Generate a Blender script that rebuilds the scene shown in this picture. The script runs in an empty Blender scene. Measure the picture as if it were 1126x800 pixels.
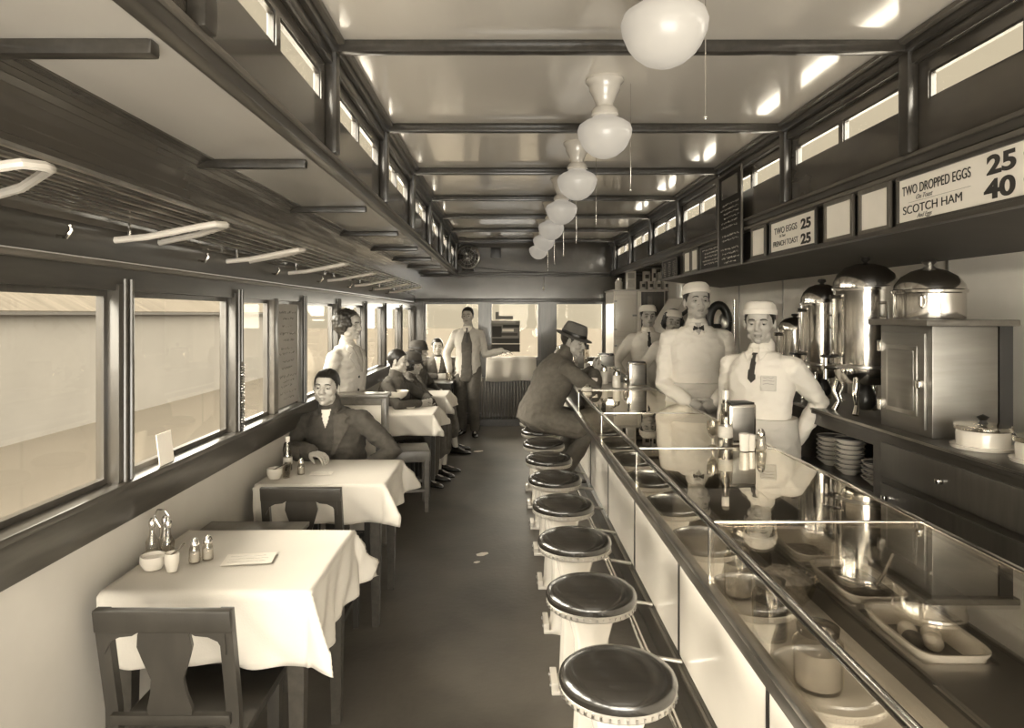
import bpy, bmesh, math, random
import numpy as np
from mathutils import Vector, Matrix, noise
from mathutils.bvhtree import BVHTree
random.seed(7)
PI = math.pi
scn = bpy.context.scene
COL = scn.collection

# ------------------------------------------------------------------ camera
cd = bpy.data.cameras.new('camera'); cam = bpy.data.objects.new('camera', cd); COL.objects.link(cam)
cam.location = (0, 0, 1.62); cam.rotation_euler = (PI/2, 0, 0)
cd.sensor_fit = 'HORIZONTAL'; cd.sensor_width = 36; cd.lens = 750/1126*36
cd.shift_x = 10/1126; cd.shift_y = -55/1126; cd.clip_start = .02; cd.clip_end = 400
scn.camera = cam

def sep(v, k=1.0):
    """sepia print tone of linear value v"""
    if v < .12: return (v*(1+.09*k), v*(1-.04*k), v*(1-.22*k), 1)
    return (v*(1+.04*k), v*(1-.03*k), v*(1-.14*k), 1)

# ------------------------------------------------------------------ sky, suns and added fill light
w = bpy.data.worlds.new('sky'); scn.world = w; w.use_nodes = True
bg = w.node_tree.nodes['Background']; bg.inputs[0].default_value = (.60, .53, .392, 1); bg.inputs[1].default_value = .76
def sun(name, frm, strength, angle):
    l = bpy.data.lights.new(name, 'SUN'); l.energy = strength; l.angle = math.radians(angle); l.color = (1, .965, .86)
    o = bpy.data.objects.new(name, l); COL.objects.link(o)
    o.rotation_euler = Vector(frm).to_track_quat('Z', 'Y').to_euler(); o.location = Vector(frm)*20
sun('sun', (-.84, .08, .34), 14.5, 60)
sun('bright_sky_right', (.9, -.05, .75), 11.0, 100)
sun('fill_sun_near_end', (-.12, -1, .10), 21.0, 90)  # added fill sun from behind the camera, shining in through the near end
sun('bright_sky_far_end', (.1, 1, .40), 6.0, 60)
fl = bpy.data.lights.new('fill_light', 'AREA'); fl.shape = 'RECTANGLE'; fl.size = 2.6; fl.size_y = 1.0; fl.energy = 92; fl.color = (1, .96, .87)  # added fill light behind the camera, tilted up to brighten the ceiling
fo = bpy.data.objects.new('fill_light', fl); COL.objects.link(fo); fo.location = (.45, -1.3, .75)
fo.rotation_euler = Vector((0, -1, -.62)).to_track_quat('Z', 'Y').to_euler()
vs = scn.view_settings
vs.view_transform = 'Standard'; vs.look = 'None'; vs.exposure = .55; vs.gamma = 1; vs.use_curve_mapping = False

# ------------------------------------------------------------------ materials
MATS = {}
def mat(name, col, rough=.5, metal=0, spec=.5, coat=0, var=0, scale=8, stretch=(1,1,1), bump=0, bscale=60, trans=0, emit=0, sheen=0):
    m = bpy.data.materials.new(name); m.use_nodes = True; nt = m.node_tree; N = nt.nodes; L = nt.links
    p = N['Principled BSDF']
    p.inputs['Base Color'].default_value = col; p.inputs['Roughness'].default_value = rough
    p.inputs['Metallic'].default_value = metal; p.inputs['Specular IOR Level'].default_value = spec
    p.inputs['Coat Weight'].default_value = coat; p.inputs['Coat Roughness'].default_value = .08
    tc = N.new('ShaderNodeTexCoord'); mp = N.new('ShaderNodeMapping'); L.new(tc.outputs['Object'], mp.inputs[0])
    mp.inputs['Scale'].default_value = stretch
    if var:
        n = N.new('ShaderNodeTexNoise'); n.inputs['Scale'].default_value = scale; n.inputs['Detail'].default_value = 6
        L.new(mp.outputs[0], n.inputs['Vector'])
        mr = N.new('ShaderNodeMapRange'); mr.inputs[1].default_value = .3; mr.inputs[2].default_value = .7
        mr.inputs[3].default_value = 1-var; mr.inputs[4].default_value = 1+var; L.new(n.outputs[0], mr.inputs[0])
        mx = N.new('ShaderNodeVectorMath'); mx.operation = 'SCALE'; mx.inputs[0].default_value = col[:3]
        L.new(mr.outputs[0], mx.inputs['Scale']); L.new(mx.outputs[0], p.inputs['Base Color'])
    if bump:
        n2 = N.new('ShaderNodeTexNoise'); n2.inputs['Scale'].default_value = bscale; n2.inputs['Detail'].default_value = 3
        L.new(mp.outputs[0], n2.inputs['Vector'])
        b = N.new('ShaderNodeBump'); b.inputs['Strength'].default_value = bump; b.inputs['Distance'].default_value = .01
        L.new(n2.outputs[0], b.inputs['Height']); L.new(b.outputs[0], p.inputs['Normal'])
    if emit:
        p.inputs['Emission Color'].default_value = sep(1); p.inputs['Emission Strength'].default_value = emit
    MATS[name] = m; return m
def glassmat(name, tint=1.0, refl=1.0, rough=.01):
    m = bpy.data.materials.new(name); m.use_nodes = True; nt = m.node_tree; N = nt.nodes; L = nt.links
    N.remove(N['Principled BSDF']); out = N['Material Output']
    t = N.new('ShaderNodeBsdfTransparent'); t.inputs[0].default_value = sep(tint, .3)
    g = N.new('ShaderNodeBsdfGlossy'); g.inputs['Roughness'].default_value = rough; g.inputs[0].default_value = (1,.97,.9,1)
    lw = N.new('ShaderNodeLayerWeight'); lw.inputs[0].default_value = .5
    pw = N.new('ShaderNodeMath'); pw.operation = 'POWER'; pw.inputs[1].default_value = 4.2; L.new(lw.outputs['Facing'], pw.inputs[0])
    f = N.new('ShaderNodeMath'); f.operation = 'MULTIPLY_ADD'; f.inputs[1].default_value = .95; f.inputs[2].default_value = .045; L.new(pw.outputs[0], f.inputs[0])
    mu = N.new('ShaderNodeMath'); mu.operation = 'MULTIPLY'; mu.inputs[1].default_value = refl; mu.use_clamp = True
    L.new(f.outputs[0], mu.inputs[0])
    mx = N.new('ShaderNodeMixShader'); L.new(mu.outputs[0], mx.inputs[0]); L.new(t.outputs[0], mx.inputs[1]); L.new(g.outputs[0], mx.inputs[2])
    L.new(mx.outputs[0], out.inputs[0]); MATS[name] = m; return m
mat('enamel', sep(.68), .16, spec=.8, coat=.6, var=.10, scale=1.2, stretch=(1,.25,1), bump=.06, bscale=3)
mat('wood_dark', sep(.042), .28, spec=.6, var=.25, scale=5, stretch=(8,1,8), coat=.2)
mat('wood_vert', sep(.050), .30, spec=.6, var=.25, scale=5, stretch=(8,8,1), coat=.2)
mat('wood_chair', sep(.030), .40, spec=.5, var=.2, scale=6, stretch=(3,3,1))
mat('soffit', sep(.055), .5, spec=.3, var=.2, scale=3)
mat('wood_mid', sep(.10), .35, spec=.5, var=.2, scale=5, stretch=(6,1,6), coat=.2)
mat('panel_gloss', sep(.085), .22, spec=.7, coat=.5, var=.25, scale=2, stretch=(1,.6,2))
mat('panel_light', sep(.50), .38, var=.06, scale=3)
mat('floor', sep(.085), .45, spec=.5, var=.28, scale=2.2, bump=.15, bscale=30)
mat('slip', sep(.66), .8)
mat('linen', sep(.54), .85, var=.03, scale=3, bump=.1, bscale=200)
mat('paper', sep(.80), .8, var=.04, scale=5)
mat('paper_grey', sep(.36), .8, var=.06, scale=5)
mat('nickel', sep(.62, .6), .16, metal=1, var=.12, scale=2)
mat('nickel_worn', sep(.42, .6), .28, metal=1, var=.3, scale=6)
mat('steel', sep(.30, .6), .40, metal=1, var=.12, scale=3, stretch=(1,1,8))
mat('sheet_pale', sep(.62), .30, spec=.7, coat=.3, var=.12, scale=1.5)
mat('porcelain', sep(.66), .22, spec=.6, coat=.3)
mat('panel_white', sep(.80), .25, spec=.6, coat=.3, var=.04, scale=2)
mat('opal', sep(.42), .35, coat=.2, emit=.16)
mat('leather', sep(.018), .22, spec=.8, coat=.3, bump=.05, bscale=90)
mat('leather_brown', sep(.14), .35, spec=.6, var=.2, scale=8)
mat('black', sep(.012), .35, spec=.6)
mat('blackglass', sep(.012), .03, spec=.9, coat=.6)
mat('chalk', sep(.55), .9)
mat('ink', sep(.03), .7)
mat('ink_grey', sep(.20), .7)
mat('slate', sep(.022), .6, var=.3, scale=8)
mat('skin', sep(.42), .5, var=.06, scale=20)
mat('skin_far', sep(.38), .5)
mat('lip', sep(.26), .5)
mat('hair', sep(.016), .4, var=.3, scale=60, stretch=(1,1,.2))
mat('hair_brown', sep(.035), .45, var=.4, scale=50)
mat('eye_white', sep(.30), .2)
mat('coat_dark', sep(.055), .85, var=.2, scale=30, bump=.3, bscale=250)
mat('coat_lapel', sep(.07), .85, var=.2, scale=30)
mat('coat_brown', sep(.10), .85, var=.15, scale=30, bump=.3, bscale=250)
mat('suit_dark', sep(.06), .8, var=.15, scale=30)
mat('trousers_grey', sep(.07), .85, var=.15, scale=30)
mat('cotton_white', sep(.74), .85, bump=.15, bscale=150)
mat('cotton_shirt', sep(.56), .85, bump=.15, bscale=150)
mat('jacket_light', sep(.42), .85, var=.06, scale=20, bump=.2, bscale=150)
mat('tie', sep(.03), .6)
mat('shoe', sep(.012), .25, spec=.7)
mat('felt', sep(.12), .8, var=.1, scale=20)
mat('felt_dark', sep(.04), .8, var=.2, scale=20)
mat('enamelware', sep(.70), .2, coat=.3)
mat('rim_metal', sep(.42), .35, metal=.3, var=.1)
mat('food_dark', sep(.05), .6, var=.5, scale=25, bump=.6, bscale=40)
mat('food_pale', sep(.32), .7, var=.5, scale=60, bump=1, bscale=70)
mat('ketchup', sep(.05), .3, spec=.7)
mat('label', sep(.5), .6, var=.1, scale=30)
mat('label_dark', sep(.05), .6)
mat('matchboard', sep(.075), .25, spec=.6, coat=.4, var=.2, scale=3, stretch=(1,.2,1))
mat('snow', sep(.080), .9, spec=0, var=.04, scale=.4)
mat('shed_wall', sep(.125), .9, spec=0, var=.05, scale=.8)
mat('shed_roof', sep(.085), .9, spec=0, var=.2, scale=2, stretch=(.3,3,1))
mat('shed_eave', sep(.035), .9)
glassmat('pane', .97, .18)
glassmat('caseglass', .93, 1.6)
glassmat('bottleglass', .80, 1.6)
def M(n): return MATS[n]

# ------------------------------------------------------------------ mesh building
class MB:
    def __init__(s): s.bm = bmesh.new()
    def box(s, x0, x1, y0, y1, z0, z1, mx=None, bev=0):
        r = bmesh.ops.create_cube(s.bm, size=1)
        vs_ = r['verts']
        T = Matrix.Translation(((x0+x1)/2, (y0+y1)/2, (z0+z1)/2)) @ Matrix.Diagonal((abs(x1-x0), abs(y1-y0), abs(z1-z0), 1))
        bmesh.ops.transform(s.bm, matrix=T, verts=vs_)
        if bev:
            es = list({e for v in vs_ for e in v.link_edges})
            q = bmesh.ops.bevel(s.bm, geom=es, offset=bev, segments=2, affect='EDGES', profile=.6)
            vs_ = list({v for f in q['faces'] for v in f.verts} | {v for v in vs_ if v.is_valid})
        if mx is not None: bmesh.ops.transform(s.bm, matrix=mx, verts=[v for v in vs_ if v.is_valid])
        return s
    def rings(s, rings, cap=True):
        vr = [[s.bm.verts.new(p) for p in r] for r in rings]
        n = len(vr[0])
        for a, b in zip(vr, vr[1:]):
            for i in range(n):
                s.bm.faces.new((a[i], a[(i+1) % n], b[(i+1) % n], b[i]))
        if cap:
            s.bm.faces.new(list(reversed(vr[0]))); s.bm.faces.new(vr[-1])
        return s
    def lathe(s, prof, seg=24, c=(0,0,0), mx=None, sx=1, sy=1):
        rr = []
        for r, z in prof:
            r = max(r, .0004)
            ring = [Vector((c[0]+r*sx*math.cos(2*PI*i/seg), c[1]+r*sy*math.sin(2*PI*i/seg), c[2]+z)) for i in range(seg)]
            if mx is not None: ring = [mx @ p for p in ring]
            rr.append(ring)
        return s.rings(rr)
    def tube(s, pts, r, seg=8, r2=None, flat=None):
        pts = [Vector(p) for p in pts]; n = len(pts)
        rad = r if isinstance(r, (list, tuple)) else [r]*n
        rings = []; prev = None
        for i, p in enumerate(pts):
            d = ((pts[min(i+1, n-1)]-p).normalized() + (p-pts[max(i-1, 0)]).normalized()) if 0 < i < n-1 else (pts[min(i+1, n-1)]-pts[max(i-1, 0)])
            if d.length < 1e-6: d = Vector((0,0,1))
            d.normalize()
            if prev is None:
                a = d.cross(Vector((0,0,1)));
                if a.length < .05: a = d.cross(Vector((0,1,0)))
            else: a = prev - d*prev.dot(d)
            a.normalize(); prev = a; b = d.cross(a)
            rings.append([p + a*math.cos(2*PI*k/seg)*rad[i] + b*math.sin(2*PI*k/seg)*rad[i] for k in range(seg)])
        return s.rings(rings)
    def limb(s, pts, rad, seg=14):
        """tapered tube with rounded ends, for remeshing"""
        pts = [Vector(p) for p in pts]
        d0 = (pts[0]-pts[1]).normalized(); d1 = (pts[-1]-pts[-2]).normalized()
        P = [pts[0]+d0*rad[0]*.92, pts[0]+d0*rad[0]*.6]+pts+[pts[-1]+d1*rad[-1]*.6, pts[-1]+d1*rad[-1]*.92]
        R = [rad[0]*.35, rad[0]*.78]+list(rad)+[rad[-1]*.78, rad[-1]*.35]
        return s.tube(P, R, seg)
    def ell(s, c, r, mx=None, seg=16):
        q = bmesh.ops.create_uvsphere(s.bm, u_segments=seg, v_segments=max(8, seg*2//3), radius=1)
        T = Matrix.Translation(c) @ Matrix.Diagonal((r[0], r[1], r[2], 1))
        if mx is not None: T = mx @ T
        bmesh.ops.transform(s.bm, matrix=T, verts=q['verts']); return s
    def loft(s, secs, right, fwd, seg=20, p=2.0):
        """secs: (centre, rx, ry); rings spanned by right and fwd (superellipse power p)"""
        rr = []
        for sec in secs:
            c, rx, ry = sec[:3]; rg = []
            for k in range(seg):
                a = 2*PI*k/seg; ca, sa = math.cos(a), math.sin(a)
                rg.append(Vector(c)+right*(rx*math.copysign(abs(ca)**(2/p), ca))+fwd*(ry*math.copysign(abs(sa)**(2/p), sa)))
            rr.append(rg)
        return s.rings(rr)
    def prism(s, poly, z0, z1, mx=None):
        a = [Vector((x, y, z0)) for x, y in poly]; b = [Vector((x, y, z1)) for x, y in poly]
        if mx is not None: a = [mx @ p for p in a]; b = [mx @ p for p in b]
        return s.rings([a, b])
    def mesh(s, name, m, smooth=True):
        bmesh.ops.recalc_face_normals(s.bm, faces=s.bm.faces)
        me = bpy.data.meshes.new(name); s.bm.to_mesh(me); s.bm.free()
        if m: me.materials.append(M(m))
        if smooth:
            me.shade_smooth()
            me.set_sharp_from_angle(angle=math.radians(38))
        return me
    def build(s, name, m, parent=None, loc=None, smooth=True):
        return link(name, s.mesh(name, m, smooth), parent, loc)
def link(name, me, parent=None, loc=None):
    o = bpy.data.objects.new(name, me); COL.objects.link(o)
    if parent is not None: o.parent = parent
    if loc is not None: o.location = loc
    return o
def tag(o, label, cat, group=None, kind=None):
    o['label'] = label; o['category'] = cat
    if group: o['group'] = group
    if kind: o['kind'] = kind
    return o
def thing(name, label, cat, loc=(0,0,0), rz=0, group=None):
    o = bpy.data.objects.new(name, None); COL.objects.link(o); o.empty_display_size = .1
    o.location = loc; o.rotation_euler = (0, 0, rz)
    return tag(o, label, cat, group)
def struct(o): o['kind'] = 'structure'; return o
def copy_tree(o, loc=None, rz=None, label=None, parent=None):
    c = o.copy(); COL.objects.link(c)
    if parent is not None: c.parent = parent
    if loc is not None: c.location = loc
    if rz is not None: c.rotation_euler = (0, 0, rz)
    if label: c['label'] = label
    for ch in list(o.children): copy_tree(ch, parent=c)
    return c
def B(name, m, parent, *box, bev=0, loc=None):
    return MB().box(*box, bev=bev).build(name, m, parent, loc)
# ================================================================== THE CAR SHELL
XL, XR = -1.32, 2.23          # side walls
ML, MR = -.69, 1.615          # walls of the raised roof
ZL, ZM = 2.225, 2.69          # lower and raised ceilings
YB, YN = 10.1, -1.8
struct(B('floor', 'floor', None, XL-.1, XR+.1, YN, YB+.1, -.06, 0))
struct(B('ceiling', 'enamel', None, ML-.02, MR+.02, YN, YB, ZM, ZM+.04))
struct(B('ceiling', 'enamel', None, XL-.1, ML-.03, YN, YB, ZL, ZL+.04))
struct(B('ceiling', 'enamel', None, MR+.03, XR+.1, YN, YB, ZL, ZL+.04))
trn = [0]
def trim(m, *box, bev=0):
    trn[0] += 1
    return struct(B('trim_%d' % trn[0], m, None, *box, bev=bev))
# left wall: light panel, dark sill band, header, ribbed boards curving up
struct(B('wall_left', 'panel_light', None, XL-.06, XL, YN, YB, 0, .93))
trim('wood_dark', XL-.07, XL+.022, YN, YB, .90, 1.04, bev=.004)
trim('wood_dark', XL-.05, XL+.045, YN, YB, 1.022, 1.045, bev=.006)
trim('wood_dark', XL-.06, XL+.01, YN, YB, 1.70, 1.775)
trim('wood_mid', XL-.02, XL+.03, YN, YB, 1.775, 1.795, bev=.008)
trim('wood_dark', XL-.01, XL+.012, YN, YB, 1.80, 1.90)
m = MB()
n = 13
for i in range(n):
    a0 = i/n; a1 = (i+.82)/n
    def cv(t):
        th = t*PI/2
        return (XL+.02+.17*(1-math.cos(th)), 1.90+(ZL-1.90)*math.sin(th))
    (xa, za), (xb, zb) = cv(a0), cv(a1)
    (xc, zc) = cv((i+.91)/n)
    m.box(-.5, .5, YN, YB, -.006, .006, mx=Matrix.Translation(((xa+xb)/2, 0, (za+zb)/2)) @ Matrix.Rotation(-math.atan2(zb-za, xb-xa), 4, 'Y') @ Matrix.Diagonal((math.hypot(xb-xa, zb-za), 1, 1, 1)))
    m.tube([(xc, YN, zc), (xc, YB, zc)], .006, 6)
struct(m.build('wall_left', 'matchboard'))
struct(B('wall_left', 'wood_dark', None, XL-.08, XL-.01, YN, YB, 1.90, ZL+.04))
# window posts and side windows
posts = [-.35, .75, 1.55, 2.36, 3.37, 4.47, 5.42, 6.47, 7.55, 8.75, 9.98]
for i, y in enumerate(posts):
    mm = MB().box(XL-.06, XL+.02, y-.05, y+.05, 1.03, 1.72, bev=.004)
    mm.tube([(XL+.024, y-.02, 1.04), (XL+.024, y-.02, 1.74)], .008, 8)
    mm.tube([(XL+.024, y+.02, 1.04), (XL+.024, y+.02, 1.74)], .008, 8)
    trn[0] += 1; struct(mm.build('trim_%d' % trn[0], 'wood_vert'))
wn = [0]
def window(x0, x1, y0, y1, z0, z1, fr=.02, dep=.03, m='wood_vert'):
    """pane in a wall of constant x (x1-x0 small) or y"""
    wn[0] += 1
    mb = MB()
    if abs(x1-x0) < abs(y1-y0):
        mb.box(x0, x1, y0, y0+fr, z0, z1); mb.box(x0, x1, y1-fr, y1, z0, z1)
        mb.box(x0, x1, y0+fr, y1-fr, z0, z0+fr); mb.box(x0, x1, y0+fr, y1-fr, z1-fr, z1)
        w_ = struct(mb.build('window_%d' % wn[0], m)); xm = (x0+x1)/2
        g = B('glass', 'pane', w_, xm-.002, xm+.002, y0+fr, y1-fr, z0+fr, z1-fr)
    else:
        mb.box(x0, x0+fr, y0, y1, z0, z1); mb.box(x1-fr, x1, y0, y1, z0, z1)
        mb.box(x0+fr, x1-fr, y0, y1, z0, z0+fr); mb.box(x0+fr, x1-fr, y0, y1, z1-fr, z1)
        w_ = struct(mb.build('window_%d' % wn[0], m)); ym = (y0+y1)/2
        g = B('glass', 'pane', w_, x0+fr, x1-fr, ym-.002, ym+.002, z0+fr, z1-fr)
    return w_
for a, b in zip(posts, posts[1:]):
    if abs(a-3.37) < .01:
        window(XL-.045, XL-.02, a+.05, 3.90, 1.045, 1.70)
        trim('wood_mid', XL-.05, XL+.012, 3.90, 3.98, 1.04, 1.71, bev=.004)
        window(XL-.045, XL-.02, 3.98, b-.05, 1.045, 1.70)
    else:
        window(XL-.045, XL-.02, a+.05, b-.05, 1.045, 1.70)
# coil of the sash balance on the near post
m = MB()
pts = []
for i in range(220):
    t = i/220; pts.append((XL+.034+.008*math.cos(t*2*PI*24), 3.37+.012*math.sin(t*2*PI*24), 1.05+.33*t))
m.tube(pts, .0032, 6)
tag(m.build('sash_spring', 'nickel_worn', None), 'coiled metal spring running up the dark post beside the near side window', 'spring')

# raised-roof side walls with little panes between the ribs
beams = [2.68+1.165*k for k in range(-4, 7)]
BY = [YN]+[y for y in beams if YN < y < YB]+[YB]
pz0, pz1 = 2.435, 2.54
for side, X, sg in (('left', ML, -1), ('right', MR, 1)):
    xa, xb = (X-.03, X) if sg < 0 else (X, X+.03)
    mb = MB().box(xa, xb, YN, YB, ZL-.0, pz0)
    mb.box(xa, xb, YN, YB, pz1, ZM+.03)
    cells = []
    for y in beams:
        a, b = y+.06, y+1.165-.06
        mid = (a+b)/2
        for (p, q) in ((a+.03, mid-.02), (mid+.02, b-.03)):
            if q < YB-.05 and p > YN: cells.append((p, q))
    ys = [YN]+[v for c in cells for v in c]+[YB]
    for i in range(0, len(ys), 2):
        mb.box(xa, xb, ys[i], ys[i+1], pz0, pz1)
    struct(mb.build('wall_%s' % side, 'panel_gloss'))
    for p, q in cells:
        window(xa+.006, xb-.006, p, q, pz0, pz1, fr=.008, m='wood_dark')
    # mouldings
    s_ = -sg
    trim('wood_dark', *sorted((X, X+s_*.05)), YN, YB, ZM-.055, ZM-.001, bev=.015)
    trim('wood_mid', *sorted((X, X+s_*.075)), YN, YB, ZM-.022, ZM-.001, bev=.008)
    trim('wood_dark', *sorted((X, X+s_*.03)), YN, YB, ZM-.10, ZM-.055, bev=.01)
    trim('wood_dark', *sorted((X+sg*.03, X+s_*.018)), YN, YB, ZL-.03, ZL+.022, bev=.006)
    trim('wood_mid', *sorted((X+sg*.01, X+s_*.03)), YN, YB, ZL+.005, ZL+.022, bev=.005)
for y in beams:
    if YN < y < YB-.1:
        # rib across the raised ceiling with a post at each side
        mb = MB().box(ML, MR, y-.026, y+.026, ZM-.05, ZM+.001, bev=.014)
        mb.box(ML, ML+.045, y-.035, y+.035, ZL+.02, ZM-.02, bev=.012)
        mb.box(MR-.045, MR, y-.035, y+.035, ZL+.02, ZM-.02, bev=.012)
        trn[0] += 1; struct(mb.build('trim_%d' % trn[0], 'wood_dark'))
        trim('wood_dark', XL+.12, ML-.08, y-.022, y+.022, ZL-.035, ZL+.001, bev=.01)
        trim('wood_dark', MR+.05, XR, y-.022, y+.022, ZL-.035, ZL+.001, bev=.01)
# far end wall
def yb(*a, m='wood_vert', bev=0): return trim(m, a[0], a[1], YB-.04, YB+.05, a[2], a[3], bev=bev)
struct(B('wall_back', 'panel_gloss', None, ML-.03, MR+.03, YB, YB+.06, ZL, ZM+.04))
struct(B('wall_back', 'panel_gloss', None, XL-.06, XR+.06, YB-.02, YB+.04, 1.84, ZL+.04))
yb(XL, XR, 2.20, 2.235, bev=.01); yb(XL, XR, 2.17, 2.19, bev=.005); yb(XL, XR, 1.80, 1.85, bev=.006)
struct(B('wall_back', 'panel_gloss', None, XL-.06, XR+.06, YB, YB+.05, 0, .98))
wx = [(-1.17, -.33), (-.20, .55), (.76, 1.50)]
for a, b in ((XL, -1.17), (-.33, -.20), (.55, .76), (1.50, XR)): yb(a, b, .0, 1.80)
for a, b in wx:
    window(a, b, YB-.01, YB+.02, .95, 1.80, fr=.035)
yb(-1.17, -.33, .93, .97); yb(.76, 1.5, .93, .97)
yb(-1.17, -.33, 0, .93); yb(.76, 1.5, 0, .93)
# end door in the middle bay
dr = struct(B('door_1', 'wood_vert', None, -.20, .55, YB-.05, YB+.02, .02, .95))
B('door_handle', 'nickel', dr, -.16, -.13, YB-.10, YB-.05, .86, .90, bev=.005)
# near end wall, behind the camera, with window openings added for fill light
struct(B('wall_front', 'panel_light', None, XL-.06, XR+.06, YN-.06, YN, 0, .9))
struct(B('wall_front', 'panel_gloss', None, XL-.06, XR+.06, YN-.06, YN, 2.15, ZM+.04))
for a, b in ((XL-.06, XL+.1), (-.3, -.15), (.85, 1.0), (XR-.1, XR+.06)): trim('wood_vert', a, b, YN-.05, YN, .9, 2.15)
for a, b in ((XL+.1, -.3), (-.15, .85), (1.0, XR-.1)): window(a, b, YN-.04, YN-.01, .9, 2.15, fr=.03)
# right wall: bright metal sheets, hood box above
struct(B('wall_right', 'panel_light', None, XR, XR+.06, YN, YB, 0, ZL+.04))
for y0 in np.arange(-1.6, 8.4, 1.0):
    wn_ = trim('sheet_pale', XR-.012, XR+.001, y0+.004, y0+.992, 1.11, 1.89)
for y0 in np.arange(-.6, 8.4, 1.0):
    trim('nickel_worn', XR-.018, XR-.002, y0-.012, y0+.012, 1.11, 1.89, bev=.003)
trn[0] += 1; struct(MB().rings([[Vector((x, y, z)) for x, z in ((MR+.02, 1.955), (XR, 1.885), (XR, 1.905), (MR+.02, 1.975))] for y in (YN, 6.95)]).build('trim_%d' % trn[0], 'soffit', smooth=False))   # sloping soffit under the signs
trim('wood_dark', MR-.02, MR+.03, YN, 6.95, 1.955, 1.975, bev=.004)
trim('wood_dark', MR-.005, MR+.03, YN, 9.0, 2.165, ZL, bev=.006)
trim('wood_mid', MR-.03, MR+.01, YN, YB, 2.17, 2.19, bev=.006)
trim('wood_dark', MR+.02, MR+.04, YN, 6.95, 1.96, 2.18)
# baseboards
struct(B('baseboard_left', 'wood_dark', None, XL, XL+.02, YN, YB, 0, .14, bev=.004))
struct(B('baseboard_back', 'wood_dark', None, XL, .9, YB-.07, YB-.04, 0, .16, bev=.004))

# ------------------------------------------------------------------ outside
g = struct(B('ground', 'snow', None, -80, 80, -60, 120, -1.0, -.9)); g['kind'] = 'structure'
sh = thing('shed', 'long low pale shed with a shingled roof seen outside the near side windows', 'shed', (-9.5, 4, -.9))
B('wall', 'shed_wall', sh, -.2, 0, -18, 26, 0, 2.50)
MB().box(-.5, .5, -18.5, 26.5, -.03, .03, mx=Matrix.Translation((-2.1, 0, 3.74)) @ Matrix.Rotation(math.radians(27), 4, 'Y') @ Matrix.Diagonal((5.2, 1, 1, 1))).build('roof', 'shed_roof', sh)
B('eave', 'shed_eave', sh, .05, .22, -18.5, 26.5, 2.50, 2.58)
m = MB()
for k in range(24): m.box(-.01, .15, -12+k*.55, -12+k*.55+.30, 2.36, 2.50)
m.build('rafter_tails', 'shed_eave', sh)
# ================================================================== CEILING LAMPS
def make_lamp():
    t = thing('schoolhouse_lamp', 'x', 'ceiling lamp', (0, 0, ZM), 0, 'white glass ceiling lamps in a row')
    MB().lathe([(0, 0), (.085, 0), (.088, -.012), (.072, -.03), (.070, -.05), (.052, -.085), (.040, -.115), (.040, -.14), (0, -.14)], 28).build('canopy', 'porcelain', t)
    MB().lathe([(0, -.13), (.048, -.13), (.060, -.145), (.062, -.165), (.050, -.175), (0, -.175)], 28).build('fitter', 'porcelain', t)
    MB().lathe([(0, -.165), (.052, -.17), (.062, -.182), (.092, -.195), (.116, -.212), (.124, -.235), (.120, -.262), (.104, -.300), (.088, -.322), (.060, -.345), (.030, -.358), (0, -.362)], 36).build('globe', 'opal', t)
    c = MB().tube([(.118, 0, -.02), (.118, 0, -.50)], .0016, 5)
    c.ell((.118, 0, -.505), (.005, .005, .009), seg=8); c.build('pull_chain', 'nickel', t)
    return t
lamp0 = make_lamp()
lamp_y = [1.96+1.15*k for k in range(7)]
lab = ['nearest and largest white glass ceiling lamp, at the top edge of the photo',
       'second white glass lamp from the viewer, fully seen with its white canopy',
       'third white glass lamp along the ceiling, below and behind the fully seen one',
       'fourth white glass lamp along the ceiling, in the middle of the row of seven',
       'fifth white glass lamp along the ceiling, half hidden by the fourth',
       'sixth white glass lamp along the ceiling, last but one',
       'farthest and smallest white glass ceiling lamp, nearest the end wall']
for i, y in enumerate(lamp_y):
    o = lamp0 if i == 0 else copy_tree(lamp0)
    o.location = (.464, y, ZM); o['label'] = lab[i]

# ================================================================== HAT RACK
rk = thing('luggage_rack', 'long white tube rack with thin slats running above the left windows', 'rack', (XL, 1.0, 1.88))
for k in range(6):
    x = .09+k*.047; z = .028+.05*(x/.35)
    MB().box(x-.007, x+.007, -1.5, 7.2, z, z+.012, bev=.003).build('slat', 'nickel_worn', rk)
for k in range(-2, 7):
    y = 2.3+.93*k-1.0
    MB().tube([(.0, y, -.012), (.12, y, .0), (.30, y, .035), (.345, y+.012, .045), (.362, y+.05, .048), (.352, y+.09, .05), (.20, y+.22, .035), (.0, y+.30, .01)], .0115, 8).build('bracket', 'porcelain', rk)
    MB().tube([(.06, y, -.005), (.06, y, .075), (.052, y+.012, .10)], .005, 6).build('hook', 'nickel', rk)
    MB().tube([(.0, y-.3, -.03), (.04, y-.3, -.035), (.055, y-.3, -.015), (.05, y-.3, .0)], .006, 6).build('hook', 'nickel', rk)
for k, y in enumerate([3.1]):
    pass

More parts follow.
